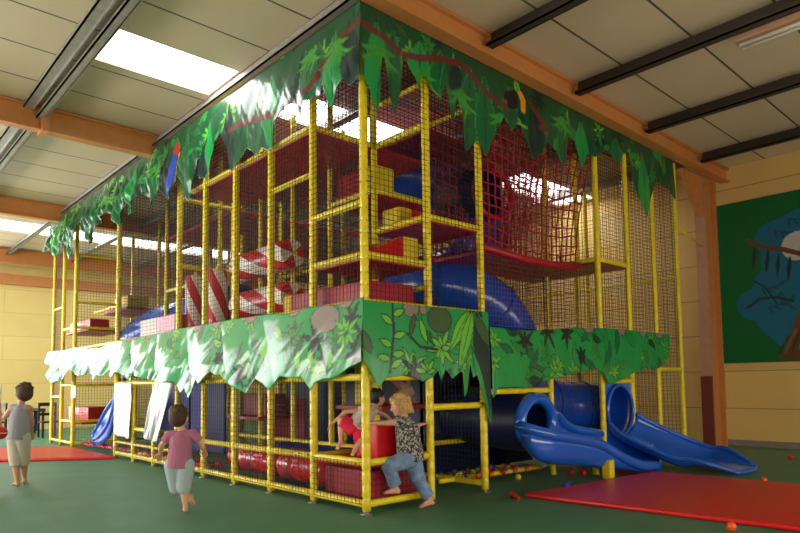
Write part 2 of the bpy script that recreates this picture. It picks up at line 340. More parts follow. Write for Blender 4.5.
# decks (dark red vinyl boards)
def deck(x0, x1, y0, y1, z, t=.06, name='deck'): return MB().box((x0, y0, z-t), (x1, y1, z)).build(name, 'maroon', frame, bevel=.01)
deck(-1,0,0,1,2.88); deck(-1,0,1,2,3.48); deck(-2,-1,1,2,4.06); deck(-2,-1,0,1,4.66); deck(-4.5,-2,0,1,4.66); deck(-4,-1,1,2,4.66+.02)
deck(-5,-1,0,1,2.36); deck(-8,-5,0,1,2.36); deck(-8,0,1,2,2.36); deck(-8,-5,1,4,4.66); deck(-5,-2,2,4,3.5); deck(-3.5,-1,2,4,5.2)
deck(-2,0,5,6,3.45); deck(-12.9,-11,.3,1.2,2.88); deck(-12.9,-11,1.2,2,3.47); deck(-12.9,-11,.2,1.2,.6); MB().box((-1,0,.5),(0,1,.56)).build('deck','red',frame,bevel=.01); deck(-1.9,-.9,1,2,1.13); deck(-8,-3,4,8,2.36); deck(-5,-3.9,.9,2,.9)
# padded walls seen through the lower openings
for (x0, x1, y, z0, z1, m) in [(-8,-6.6,.9,.2,1.5,'bluepad'),(-6.5,-5.1,.9,.2,1.5,'bluepad'),(-4.9,-3.6,1.6,.3,1.2,'maroon'),(-3.4,-1.3,2.2,.5,1.6,'darkblue'),(-5,-3.4,3,.3,1.6,'bluepad')]:
    MB().box((x0, y, z0), (x1, y+.05, z1)).build('padded_wall', m, frame, bevel=.015)
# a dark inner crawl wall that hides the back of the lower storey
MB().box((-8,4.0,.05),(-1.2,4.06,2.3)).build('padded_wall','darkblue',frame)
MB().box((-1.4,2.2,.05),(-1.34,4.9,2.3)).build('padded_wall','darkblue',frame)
MB().box((-3,1.3,4.72),(-2.94,2,5.4)).build('padded_wall','maroon',frame)
MB().box((-2.9,2.0,2.4),(-1.3,2.05,3.0)).build('padded_wall','maroon',frame)
# nets
NO = -.046
for a, b in [(-5,-4),(-4,-3),(-3,-2),(-2,-1),(-1,0)]:
    net((a, NO, 2.34), X, Z, b-a, TOP-2.36); 
    if a < -1: net((a, NO, .11), X, Z, b-a, 1.39)
net((-1,NO,.11),X,Z,1,.45); net((-8,NO,.11),X,Z,3,.5,m='net'); net((-8,NO,2.34),X,Z,3,TOP-2.36)
for y in (0,1): net((.046,y,2.34),Y,Z,1,TOP-2.36)
net((.0,0,.11),Y,Z,1,.45); net((-1,2,.11),X,Z,1,1.0); net((0,1,1.13),Y,Z,1,1.2)
net((.02,2,.1),Y,Z,.01,.01) if False else None
for y in (5,6,7): net((.0,y,1.55 if y<7 else 1.63),Y,Z,1,TOP-1.6,m='netwarm',th=.0055)
net((0,6,.1),Y,Z,1,1.5,m='netwarm',th=.0055)
net((-1.2,3.9,.9),Y,Z,1.1,1.4); net((-.02,2.0,2.2),Y,Z,3,1.0,m='netwarm'); net((-.06,3.6,.9),Y,Z,1.4,.7)
# inner nets
for a in range(-5,-1): net((a,1,2.36),X,Z,1,2.3); 
net((-8,1,2.36),X,Z,3,TOP-2.4); net((-5,0,2.36),Y,Z,2,TOP-2.4,m='netwarm');  net((-8,4,2.36),X,Z,8,TOP-2.4,m='netwarm',th=.006)
net((-8,0,.1),Y,Z,4,5.6); net((-8,8,.1),X,Z,8,5.6,m='netwarm',th=.006,sp=.075); net((-8,4,.1),Y,Z,4,5.6,m='netwarm',th=.006)
net((-1,0,2.9),Y,Z,1,2.8); net((-1,2,2.4),Y,Z,3,3.3,m='netwarm',th=.0055); net((-2,5,2.4),X,Z,2,3.3,m='netwarm'); net((-5,4,2.36),Y,Z,4,3.4,m='netwarm',th=.006)
net((-3,0,2.36),Y,Z,2,2.3); net((-12.9,2,.1),X,Z,1.9,5.6,m='netwarm',th=.006); net((-11,2,.1),X,Z,3,5.6,m='netwarm',th=.006); net((-11,0,.1),Y,Z,2,5.6,m='netwarm',th=.006); net((-8,1,.1),X,Z,7,2.2); net((-12.9,0,.1),X,Z,.9,5.6,m='netwarm',th=.0055) 
# net roof under the ceiling
for x in (-8,-5,-2):
    w = 3 if x < -2 else 2
    net((x,0,TOP-.04),X,Y,w,4,m='netwarm',th=.006,sp=.09); net((x,4,TOP-.04),X,Y,w,4,m='netwarm',th=.006,sp=.09)

# ------------------------------------------------------------------ printed vinyl banners
G = dict(g=srgb('#0f9a4a')[:3], dg=srgb('#0b6a3a')[:3], vd=srgb('#0b2f2c')[:3], lg=srgb('#6cc233')[:3], mg=srgb('#2f9136')[:3], ol=srgb('#3d5c34')[:3], br=srgb('#6a3028')[:3], tp=srgb('#8d7f76')[:3], bk=srgb('#0a1216')[:3], d2=srgb('#0b5230')[:3], d3=srgb('#1f6038')[:3], l2=srgb('#4aa636')[:3], e2=srgb('#17a257')[:3], org=srgb('#f29a1a')[:3], blu=srgb('#3a4fc0')[:3], redc=srgb('#c02820')[:3], pal=srgb('#8fc96a')[:3])
class Print:
    def __init__(s, S, Zz, base): s.S = S; s.Z = Zz; s.C = np.empty(S.shape+(3,)); s.C[:] = base
    def put(s, m, c): s.C[m] = c
    def leaf(s, cx, cz, L, W, ang, col, edge=None, vein=None, curve=0.):
        """leaf whose stalk is at cx,cz and that runs L along ang"""
        dx, dz = s.S-cx, s.Z-cz; ca, sa = math.cos(ang), math.sin(ang)
        u = (dx*ca+dz*sa)/L; w = (-dx*sa+dz*ca) - curve*L*u*(1-u)*4
        ok = (u > 0) & (u < 1); prof = np.zeros_like(u); prof[ok] = W/2*np.sin(PI*u[ok]**.8)
        m = ok & (np.abs(w) < prof); s.put(m, col)
        if edge is not None: s.put(ok & (np.abs(w) < prof) & (np.abs(w) > prof-.014), edge)
        if vein is not None: s.put(m & (np.abs(w) < .007), vein)
    def fan(s, cx, cz, L, n, col, edge, a0=-PI*.95, a1=-PI*.05, W=.06, curve=0.):
        for i in range(n):
            a = a0+(a1-a0)*i/max(1, n-1); s.leaf(cx, cz, L*(.8+.25*math.sin(i*2.1)), W, a, col, edge, None, curve*(1 if a < -PI/2 else -1))
    def stroke(s, pts, r, col):
        d = np.full(s.S.shape, 9.)
        for (a, b), (c, e) in zip(pts[:-1], pts[1:]):
            vx, vz = c-a, e-b; t = np.clip(((s.S-a)*vx+(s.Z-b)*vz)/(vx*vx+vz*vz+1e-9), 0, 1)
            d = np.minimum(d, np.hypot(s.S-a-t*vx, s.Z-b-t*vz))
        s.put(d < r, col)
    def blob(s, cx, cz, rx, rz, col, edge=None):
        d = np.hypot((s.S-cx)/rx, (s.Z-cz)/rz); s.put(d < 1, col)
        if edge is not None: s.put((d < 1) & (d > 1-.012/min(rx, rz)), edge)
def jungle(P, s0, s1, z0, z1, seed, n):
    r = random.Random(seed); gs = ['g', 'dg', 'mg', 'lg', 'g', 'vd', 'ol', 'dg']
    for i in range(n):
        x, z, a = r.uniform(s0, s1), r.uniform(z0, z1), r.uniform(0, 2*PI)
        if r.random() < .35:
            c = r.choice(['lg', 'mg', 'vd', 'lg']); P.fan(x, z, r.uniform(.18, .34), 7, G[c], G['dg'] if c != 'vd' else G['bk'], a, a+PI*1.7, .07)
        else:
            c = r.choice(gs); P.leaf(x, z, r.uniform(.25, .55), r.uniform(.1, .2), a, G[c], G['vd'], G['dg'], r.uniform(-.15, .15))
def banner(name, label, axis, val, top, bot, paint, wrinkle, step, m, out, hang=None):
    s0, s1 = bot[0][0], bot[-1][0]; n = int((s1-s0)/step)+1; S = np.linspace(s0, s1, n)
    zt = np.interp(S, [p[0] for p in top], [p[1] for p in top]); zb = np.interp(S, [p[0] for p in bot], [p[1] for p in bot])
    rows = int(max(zt-zb)/(step*1.15))+2; V = np.linspace(0, 1, rows)
    SS = np.repeat(S[None], rows, 0); ZZ = zb[None]+(zt-zb)[None]*V[:, None]
    P = Print(SS, ZZ, G['g']); paint(P); D = wrinkle(SS, ZZ, (zt[None]-ZZ))
    v = []
    for i in range(rows):
        for k in range(n): v.append((SS[i, k], val-D[i, k]*1.0, ZZ[i, k]) if axis == 'y' else (val+D[i, k], SS[i, k], ZZ[i, k]))
    f = [(i*n+k, i*n+k+1, (i+1)*n+k+1, (i+1)*n+k) for i in range(rows-1) for k in range(n-1)]
    if out: f = [q[::-1] for q in f]
    me = bpy.data.meshes.new(name); me.from_pydata(v, [], f); me.materials.append(M[m])
    me.polygons.foreach_set('use_smooth', [True]*len(f))
    a = me.color_attributes.new('print', 'FLOAT_COLOR', 'POINT'); c = np.ones((rows*n, 4)); c[:, :3] = P.C.reshape(-1, 3)
    a.data.foreach_set('color', c.ravel()); me.update()
    o = bpy.data.objects.new(name, me); COL.objects.link(o)
    sm = o.modifiers.new('solid', 'SOLIDIFY'); sm.thickness = .003
    return tag(o, label, 'banner')
M['vinyl'] = mat_attr('printed_vinyl', .35, coat=.15); M['vinylshine'] = mat_attr('shiny_printed_vinyl', .5, coat=.75, spec=.2, bump=.08, bscale=3)
def mono(p):
    q = [p[0]]
    for a in p[1:]:
        q.append((max(a[0], q[-1][0]+.006), a[1]))
    return q
UL = [(-12.95,4.95),(-12.53,5.0),(-12.42,5.09),(-12.13,4.91),(-11.84,4.68),(-11.51,4.93),(-11.26,5.04),(-10.8,4.47),(-10.56,4.49),(-10.29,5.06),(-9.93,5.2),(-9.47,4.81),(-9.04,4.51),(-8.79,4.77),(-8.47,4.93),(-8.04,5.06),(-7.68,4.86),(-7.32,4.58),(-7.06,4.85),(-6.86,5.04),(-6.63,4.66),(-6.49,4.86),(-6.25,5.0),(-6.0,4.92),(-5.67,4.61),(-5.54,4.82),(-5.36,4.92),(-5.05,4.6),(-4.89,4.77),(-4.7,4.96),(-4.5,4.74),(-4.32,4.42),(-4.19,4.63),(-4.08,4.89),(-3.98,5.04),(-3.9,5.03),(-3.82,4.67),(-3.68,4.66),(-3.55,4.86),(-3.44,5.17),(-3.2,5.23),(-3.05,4.93),(-2.88,4.54),(-2.67,4.64),(-2.55,4.71),(-2.44,4.78),(-2.32,4.7),(-2.21,4.6),(-2.06,4.68),(-1.92,4.6),(-1.79,4.58),(-1.74,4.92),(-1.61,4.99),(-1.47,5.04),(-1.28,5.04),(-1.16,4.97),(-1.1,4.81),(-1.01,4.97),(-0.92,4.95),(-0.79,4.96),(-0.68,4.91),(-0.62,5.06),(-0.54,4.87),(-0.46,4.68),(-0.34,4.9),(-0.19,4.95),(-0.09,4.82),(-0.0,4.86),(0.1,4.9)]
UR = mono([(-0.11,4.91),(-0.01,4.75),(0.04,4.6),(0.1,4.52),(0.14,4.68),(0.16,4.99),(0.19,5.18),(0.23,5.22),(0.26,5.08),(0.32,4.74),(0.38,4.56),(0.46,4.8),(0.52,5.21),(0.55,5.33),(0.62,5.25),(0.67,5.17),(0.71,5.13),(0.78,5.03),(0.83,5.15),(0.91,5.22),(0.99,5.07),(1.15,4.96),(1.21,5.13),(1.24,5.21),(1.31,4.97),(1.38,4.66),(1.44,4.95),(1.48,5.14),(1.53,4.97),(1.57,5.0),(1.60,4.6),(1.64,4.41),(1.74,4.53),(1.89,4.66),(2.01,4.43),(2.13,4.65),(2.29,4.91),(2.43,5.12),(2.52,5.05),(2.6,4.94),(2.7,5.06),(2.82,5.11),(2.98,4.86),(3.12,4.64),(3.22,4.76),(3.32,4.83),(3.48,5.02),(3.69,4.93),(3.91,4.73),(3.98,5.04),(4.06,5.25),(4.23,5.23),(4.42,4.8),(4.57,5.1),(4.82,5.11),(4.95,5.17),(5.08,5.27),(5.21,5.34),(5.41,5.24),(5.59,5.16),(5.79,5.39),(6.04,5.5),(6.12,5.01),(6.32,4.68),(6.56,4.4),(6.74,4.76),(6.88,5.02),(7.02,5.2),(7.26,5.15),(7.47,5.12),(7.67,5.0),(7.8,4.96)])
LLT = [(-12.95,2.37),(-12.59,2.37),(-11.46,2.35),(-10.56,2.37),(-9.58,2.29),(-8.63,2.27),(-7.78,2.35),(-7.1,2.33),(-6.09,2.35),(-4.79,2.38),(-3.82,2.38),(-2.85,2.38),(-1.89,2.37),(-1.42,2.33),(-0.87,2.37),(-0.37,2.34),(0.11,2.38)]
LL = mono([(-12.95,2.1),(-12.53,1.94),(-12.11,1.73),(-11.65,1.54),(-11.31,1.59),(-11.06,1.56),(-10.74,1.65),(-10.52,1.86),(-10.28,1.76),(-9.9,1.78),(-9.4,1.68),(-8.99,1.71),(-8.52,1.54),(-8.22,1.7),(-7.97,1.63),(-7.69,1.79),(-7.4,1.6),(-7.18,1.72),(-6.75,1.61),(-6.55,1.5),(-6.35,1.62),(-6.16,1.73),(-6.06,1.62),(-5.6,1.54),(-5.17,1.48),(-4.68,1.5),(-4.45,1.31),(-4.3,1.4),(-4.11,1.22),(-4.04,1.39),(-3.87,1.53),(-3.73,1.45),(-3.56,1.54),(-3.37,1.63),(-3.21,1.57),(-3.08,1.57),(-2.87,1.43),(-2.67,1.38),(-2.44,1.31),(-2.33,1.42),(-2.22,1.51),(-2.01,1.44),(-1.83,1.36),(-1.72,1.43),(-1.56,1.53),(-1.31,1.51),(-1.06,1.51),(-0.96,1.43),(-0.87,1.35),(-0.79,1.44),(-0.61,1.48),(-0.45,1.49),(-0.3,1.53),(-0.13,1.6),(0.1,1.66)])
LRT = [(-.12,2.345),(2.04,2.35)]
LR = mono([(-.11,1.7),(-0.01,1.54),(0.05,1.46),(0.09,1.38),(0.15,1.43),(0.21,1.49),(0.36,1.5),(0.5,1.52),(0.64,1.49),(0.77,1.44),(0.96,1.5),(1.05,1.58),(1.11,1.42),(1.15,1.52),(1.18,1.59),(1.3,1.47),(1.44,1.56),(1.49,1.55),(1.5,1.23),(1.56,1.31),(1.63,1.66),(1.69,1.48),(1.76,1.52),(1.87,1.26),(1.98,0.93),(2.03,0.88)])
RRT = [(2.04,2.16),(2.52,2.15),(2.97,2.15),(3.47,2.19),(4.0,2.24),(4.85,2.28),(5.7,2.29),(7.33,2.29)]
RRB = mono([(2.05,1.22),(2.1,1.24),(2.16,1.35),(2.38,1.35),(2.66,1.35),(2.94,1.34),(3.18,1.43),(3.56,1.48),(4.24,1.58),(4.61,1.62),(4.83,1.54),(5.01,1.37),(5.13,1.37),(5.47,1.45),(5.89,1.56),(6.25,1.63),(6.64,1.61),(7.05,1.71),(7.33,1.99)])
def tips(prof):
    return [(prof[i][0], prof[i][1]) for i in range(1, len(prof)-1) if prof[i][1] < prof[i-1][1] and prof[i][1] <= prof[i+1][1]]
def paint_upper(prof, seed, vine, fans, extra=None, far=None):
    def f(P):
        r = random.Random(seed); P.C[:] = G['d2']; s0, s1 = prof[0][0], prof[-1][0]
        jungle(P, s0, s1, 5.1, 5.8, seed, int((s1-s0)*7))
        for i, (x, z) in enumerate(tips(prof)):
            L = 5.72-z; c = ['d3', 'g', 'd3', 'dg', 'vd', 'g'][r.randrange(6)]
            P.leaf(x+r.uniform(-.05, .05), z-.03, L*.95, .3+.1*L, PI/2+r.uniform(-.12, .12), G[c], G['e2'] if c != 'vd' else G['d2'], G['vd'], r.uniform(-.04, .04))
        P.stroke(vine, .045, G['br'])
        for (x, z, L) in fans: P.fan(x, z, L, 9, G['l2'], G['mg'], -PI*.93, -PI*.07, .062, .2)
        if extra: extra(P)
    return f
def toucan(P):
    P.blob(2.62, 5.42, .17, .13, G['bk']); P.blob(2.72, 5.52, .09, .08, G['bk']); P.blob(2.5, 5.36, .03, .03, G['redc'])
    P.stroke([(2.86,5.58),(2.92,5.5),(2.9,5.36)], .055, G['org'])
    P.stroke([(3.1,5.5),(3.4,5.25),(3.5,5.2),(3.3,5.2)], .05, G['br'])
def parrot(P):
    P.stroke([(-4.85,5.35),(-4.95,4.95),(-5.02,4.75)], .06, G['blu']); P.stroke([(-4.7,5.3),(-4.76,4.9)], .05, G['org'])
    P.stroke([(-3.75,5.2),(-3.8,4.75)], .12, G['vd']); P.blob(-4.8,5.45,.1,.1,G['redc'])
def wr(A, k, slant, dens=3.2, seed=0, far0=None, sag=1.0):
    r = np.random.RandomState(seed); K = 9; fr = r.uniform(.6, 2.2, K)*dens; ph = r.uniform(0, 6.28, K); sl = r.uniform(-1, 1, K)*slant
    def f(S, Zz, dn):
        d = np.zeros_like(S)
        for i in range(K): d += np.abs(np.sin(fr[i]*(S+sl[i]*dn)+ph[i]))**.7/K*1.6
        d = (d-.8)
        amp = A*(.25+np.clip(dn/.5, 0, 1.3))
        if far0 is not None: amp = amp*np.clip((far0-S)/3.5, .35, 1.6)
        return .02+amp*(d+.4)*k
    return f
banner('upper_banner', 'long shiny jungle print banner hanging along the top of the left side', 'y', -.065, [(-13, 5.78), (.1, 5.78)], UL,
    paint_upper(UL, 3, [(.1,5.55),(-.4,5.45),(-.9,5.1),(-1.6,5.0),(-2.3,5.15),(-3,5.2)], [(-.35,5.5,.45),(-.9,5.6,.35),(-5.6,5.4,.4),(-8.2,5.4,.4)], parrot), wr(.10, 1, .7, 4, 4, -1.0), .022, 'vinylshine', False)
banner('upper_banner', 'dark green jungle print banner with a toucan along the top of the right side', 'x', .065, [(-.12, 5.76), (7.9, 5.76)], UR,
    paint_upper(UR, 8, [(-.07,5.5),(.25,5.45),(.5,5.35),(.8,5.4),(1.1,5.5),(1.6,5.6),(2.1,5.35),(2.5,5.25)], [(.16,5.36,.5),(.85,5.28,.5),(1.55,5.25,.5),(2.35,5.15,.4),(3.9,5.55,.4),(6.0,5.5,.4)], toucan), wr(.03, 1, .3, 3, 5), .018, 'vinyl', True)
def paint_lower(seed, s0, s1, z0, z1, bushes=None, n=9, prof=None):
    def f(P):
        P.C[:] = G['g']; jungle(P, s0, s1, z0, z1, seed, int((s1-s0)*n))
        r = random.Random(seed+1); x = s0
        while x < s1: x += r.uniform(.5, 1.1); P.blob(x, z1-.02, r.uniform(.12, .2), .1, G['tp'], G['vd'])
        if bushes: bushes(P)
    return f
def right_bush(P):
    P.C[:] = G['g']; jungle(P, 0, 2.05, 1.3, 2.4, 33, 14)
    P.blob(.62, 2.3, .14, .11, G['tp'], G['vd']); P.blob(.82, 2.3, .07, .07, G['tp'], G['vd'])
    P.stroke([(.33,2.38),(.34,2.0),(.3,1.75),(.27,1.55)], .018, G['vd'])
    for k, (x, z, a) in enumerate([(.33,2.2,.4),(.33,2.1,2.6),(.33,1.95,.3),(.31,1.85,2.8),(.3,1.75,.1),(.28,1.7,3.0),(.28,1.6,.5)]): P.leaf(x, z, .22, .1, a, G['lg'], G['vd'])
    P.fan(1.12, 1.85, .3, 9, G['lg'], G['vd'], .3, 2*PI, .09); P.fan(.85, 1.55, .22, 5, G['lg'], G['vd'], .2, PI-.2, .08)
    P.stroke([(.55,2.0),(.75,1.85),(1.05,1.83)], .018, G['vd'])
    P.leaf(.75, 2.2, .35, .11, -1.2, G['lg'], G['vd']); P.leaf(.68, 2.25, .35, .1, -1.9, G['ol'], G['vd']); P.blob(1.1, 2.2, .22, .17, G['ol'], G['vd'])
    P.leaf(1.65, 2.35, .7, .2, -2.2, G['lg'], G['vd'], G['dg']); P.leaf(1.72, 2.36, .9, .2, -1.95, G['lg'], G['vd'], G['dg']); P.leaf(1.78, 2.38, 1.5, .34, -1.42, G['vd'], G['g'])
    P.leaf(1.74, 2.3, .6, .2, -.9, G['ol'], G['vd'])
    P.leaf(1.6, 1.7, .5, .12, -1.75, G['mg'], G['g']); P.leaf(1.66, 1.9, 1.05, .12, -1.22, G['g'], G['vd'])
def left_bush(P):
    P.blob(-.62, 2.2, .3, .17, G['tp'], G['vd']); P.fan(-.2, 2.0, .3, 10, G['lg'], G['dg'], 0, 2*PI*.9, .08)
    P.fan(-1.3, 2.0, .3, 9, G['mg'], G['vd'], 0, 2*PI*.9, .09); P.blob(-2.0, 1.9, .12, .12, G['lg'], G['dg'])
    for x in (-.5,-.9,-1.15,-1.7): P.blob(x, 1.72, .07, .13, G['lg'], G['dg'])
banner('lower_banner', 'long crumpled silvery green jungle print banner around the middle of the left side', 'y', -.065, LLT, LL,
    paint_lower(21, -13, .1, 1.4, 2.4, left_bush, 10), wr(.12, 1, 1.8, 1.9, 9, -.8), .022, 'vinylshine', False)
banner('lower_banner', 'bright green jungle leaf print banner at the near corner with a long hanging tip', 'x', .065, LRT, LR, right_bush, wr(.02, 1, .4, 3, 6), .014, 'vinyl', True)
banner('lower_banner', 'darker jungle print banner hung lower above the two blue slides', 'x', .068, RRT, RRB, paint_lower(41, 2, 7.4, 1.4, 2.3, None, 11), wr(.03, 1, .5, 3, 7), .02, 'vinyl', True)
# ------------------------------------------------------------------ soft blocks
def block(name, a, b, body, ends, label, cat='soft block', end='both', group=None, t=.03, axis=0, wedge=0):
    """padded block: coloured body with end panels of another colour"""
    e = empty(name, ((a[0]+b[0])/2, (a[1]+b[1])/2, a[2]), label, cat, group)
    a2, b2 = list(a), list(b)
    if ends:
        if end in ('both', 'lo'):
            q = list(b); q[axis] = a[axis]+t; MB().box(a, q).build('end_panel', ends, e, bevel=.025, seg=3); a2[axis] += t
        if end in ('both', 'hi'):
            q = list(a); q[axis] = b[axis]-t; MB().box(q, b).build('end_panel', ends, e, bevel=.025, seg=3); b2[axis] -= t
    if wedge:
        x0, y0, z0 = a2; x1, y1, z1 = b2
        if axis == 1: v = [(x0,y0,z0),(x0,y1,z0),(x0,y1,z1),(x0,y0,z0+wedge)]; d = (x1-x0, 0, 0)
        else: v = [(x0,y0,z0),(x1,y0,z0),(x1,y0,z1),(x0,y0,z0+wedge)]; d = (0, y1-y0, 0)
        MB().prism(v, d).build('body', body, e, bevel=.015)
    else: MB().box(a2, b2).build('body', body, e, bevel=.02, seg=3)
    return e
block('soft_step', (-.95,.12,2.885), (-.12,.98,3.22), 'red', 'yfoam', 'red wedge with rounded yellow end on the first landing at the near corner', axis=1, end='hi', t=.26, wedge=.05)
block('soft_step', (-.93,1.07,3.485), (-.58,1.93,3.76), 'red', 'yfoam', 'red block with yellow left end on the second landing behind the corner post', axis=1, end='lo', t=.24)
block('soft_step', (-1.9,1.05,4.065), (-1.05,1.42,4.45), 'red', 'yfoam', 'tall yellow ended block on the third landing below the blue tube', axis=0, end='hi', t=.3)
block('soft_step', (-1.9,.12,2.365), (-.1,.85,2.62), 'maroon', 'yfoam', 'low dark red block with yellow left end just above the middle banner near the corner', axis=0, end='lo', t=.2)
block('soft_block', (-7.1,.12,2.365), (-5.45,.8,2.72), 'red', 'white', 'white ended red box lying on the middle deck beside the blue tunnel', axis=0, end='lo', t=.8)
block('soft_block', (-12.75,.35,2.885), (-11.05,.8,3.12), 'red', 'white', 'red block with white end on the upper deck of the far left tower', axis=0, end='lo', t=.12)
block('soft_block', (-12.7,.35,.605), (-11.05,.8,.95), 'red', 'white', 'red block with white end on the low deck of the far left tower', axis=0, end='lo', t=.12)
block('soft_block', (-12.1,1.25,3.475), (-11.1,1.8,3.78), 'yfoam', None, 'yellow block high in the far left tower')
block('soft_block', (-12.85,1.25,3.475), (-12.15,1.8,3.74), 'pink', None, 'pink wedge beside the yellow block high in the far left tower', wedge=.08)
block('soft_block', (-.5,.25,.565), (-.12,.82,.98), 'red', None, 'shiny red block behind the near corner post that two children climb on')
block('soft_block', (-.5,.88,.565), (-.15,.98,.9), 'yfoam', None, 'upright yellow slab behind the blond girl')
block('soft_block', (-1.5,1.02,1.14), (-1.1,1.2,1.75), 'yfoam', None, 'yellow block above the blond girl at the crouching child')
block('soft_block', (-4.8,1.1,.905), (-4.0,1.5,1.28), 'maroon', None, 'dark red block inside the lower storey above the ball pit')
block('soft_block', (-2.5,1.2,4.73), (-2.0,1.6,5.1), 'red', None, 'red box on the top deck')
# striped rollers
def roller(label, c, axis, L, r, turns, group, d=1):
    mb = MB(); n, m = 24, 18; c = Vector(c); A = Vector(axis); B = A.orthogonal().normalized(); Cc = A.cross(B)
    v = []; f = []; mi = []
    for i in range(m+1):
        t = i/m; rr = r*(1 if 0 < i < m else .93)
        for k in range(n):
            a = 2*PI*(k/n+d*turns*t); v.append(c+A*L*(t-.5)+(B*math.cos(a)+Cc*math.sin(a))*rr)
    for i in range(m):
        for k in range(n): f.append((i*n+k, i*n+(k+1) % n, (i+1)*n+(k+1) % n, (i+1)*n+k)); mi.append((k//4) % 2)
    e = empty('striped_roller', c, label, 'roller', group)
    o = MB(); o.v = [tuple(p) for p in v]; o.f = f; o.m = mi; o.build('cover', ['red', 'white'], e, smooth=True)
    for s in (-1, 1):
        o = MB(); cc = c+A*s*L*.5; vv = [cc+A*s*.02]+[c+A*L*.5*s+(B*math.cos(2*PI*k/n+(2*PI*d*turns if s > 0 else 0))+Cc*math.sin(2*PI*k/n+(2*PI*d*turns if s > 0 else 0)))*r*.93 for k in range(n)]
        o.v = [tuple(p) for p in vv]; o.f = [(0, 1+k, 1+(k+1) % n) for k in range(n)]; o.m = [(k//4) % 2 for k in range(n)]; ec = o.build('end_cap', ['red', 'white'], e)
        MB().tube([cc, cc+A*s*.08], .03, 8).build('axle', 'yellow', ec)
roller('left upright red and white striped roller', (-5.47,.5,2.93), (0,0,1), .98, .17, .45, 'striped rollers', -1)
roller('right upright red and white striped roller', (-4.6,.5,2.92), (0,0,1), .96, .17, .45, 'striped rollers', -1)
roller('upper lying red and white striped roller', (-3.02,.5,3.32), (1,0,0), 1.55, .22, .5, 'striped rollers', 1)
roller('lower lying red and white striped roller resting near the middle banner', (-3.02,.5,2.7), (1,0,0), 1.55, .22, .5, 'striped rollers', 1)
# crumpled red rolls in the lower storey, one with a blue roll behind
def cushion(label, x0, x1, y, z, r, m, seed):
    rd = random.Random(seed); mb = MB(); n = 22; N = 26; v = []
    for i in range(N+1):
        t = i/N; x = x0+(x1-x0)*t; q = min(1, min(t, 1-t)*9); R = r*(.55+.45*math.sqrt(q)) if q < 1 else r
        for k in range(n):
            a = 2*PI*k/n; rr = R*(1+.035*math.sin(5*a+9*t*6)+.03*rd.uniform(-1, 1))
            v.append((x, y+rr*1.15*math.cos(a), z+rr*math.sin(a)))
    f = [(i*n+k, i*n+(k+1) % n, (i+1)*n+(k+1) % n, (i+1)*n+k) for i in range(N) for k in range(n)] + [tuple(range(n))[::-1], tuple(range(N*n, N*n+n))]
    o = mb.add(v, f).build('vinyl_roll', m, smooth=True); return tag(o, label, 'cushion')
cushion('left crumpled glossy red vinyl roll lying behind the low net', -3.75, -2.35, .42, .33, .2, 'redfoil', 1)
cushion('middle crumpled glossy red vinyl roll lying behind the low net', -2.3, -1.05, .42, .33, .21, 'redfoil', 2)
cushion('blue roll behind the glossy red rolls', -3.4, -1.1, .92, .36, .19, 'bluepad', 3)
block('soft_block', (-.98,.15,.12), (-.1,.9,.44), 'maroon', None, 'dark red block on the ground inside the near corner bay')
# foil curtains
def curtain(label, c00, c10, c01, c11, seed):
    rd = np.random.RandomState(seed); n, m = 40, 50; v = []
    c00, c10, c01, c11 = map(Vector, (c00, c10, c01, c11))
    for i in range(m+1):
        for k in range(n+1):
            s, t = k/n, i/m; p = (c00*(1-s)+c10*s)*(1-t)+(c01*(1-s)+c11*s)*t
            d = .035*abs(math.sin(6*s+.9*math.sin(3*t+seed)))+.014*abs(math.sin(19*s-2*t+seed))+.008*math.sin(5*t+9*s)
            v.append((p.x+.006*math.sin(7*t+seed), p.y-d-.02, p.z))
    f = [(i*(n+1)+k, i*(n+1)+k+1, (i+1)*(n+1)+k+1, (i+1)*(n+1)+k) for i in range(m) for k in range(n)]
    o = MB().add(v, f).build('foil_curtain', 'foil', smooth=True); s = o.modifiers.new('solid', 'SOLIDIFY'); s.thickness = .003
    return tag(o, label, 'curtain')
curtain('left silver foil curtain hanging straight over a lower opening', (-7.82,-.05,1.5), (-6.95,-.05,1.5), (-7.85,-.05,.48), (-6.98,-.05,.44), 2)
curtain('right silver foil curtain drawn aside at a slant', (-5.78,-.05,1.5), (-4.98,-.05,1.5), (-6.3,-.05,.5), (-5.62,-.05,.45), 3)
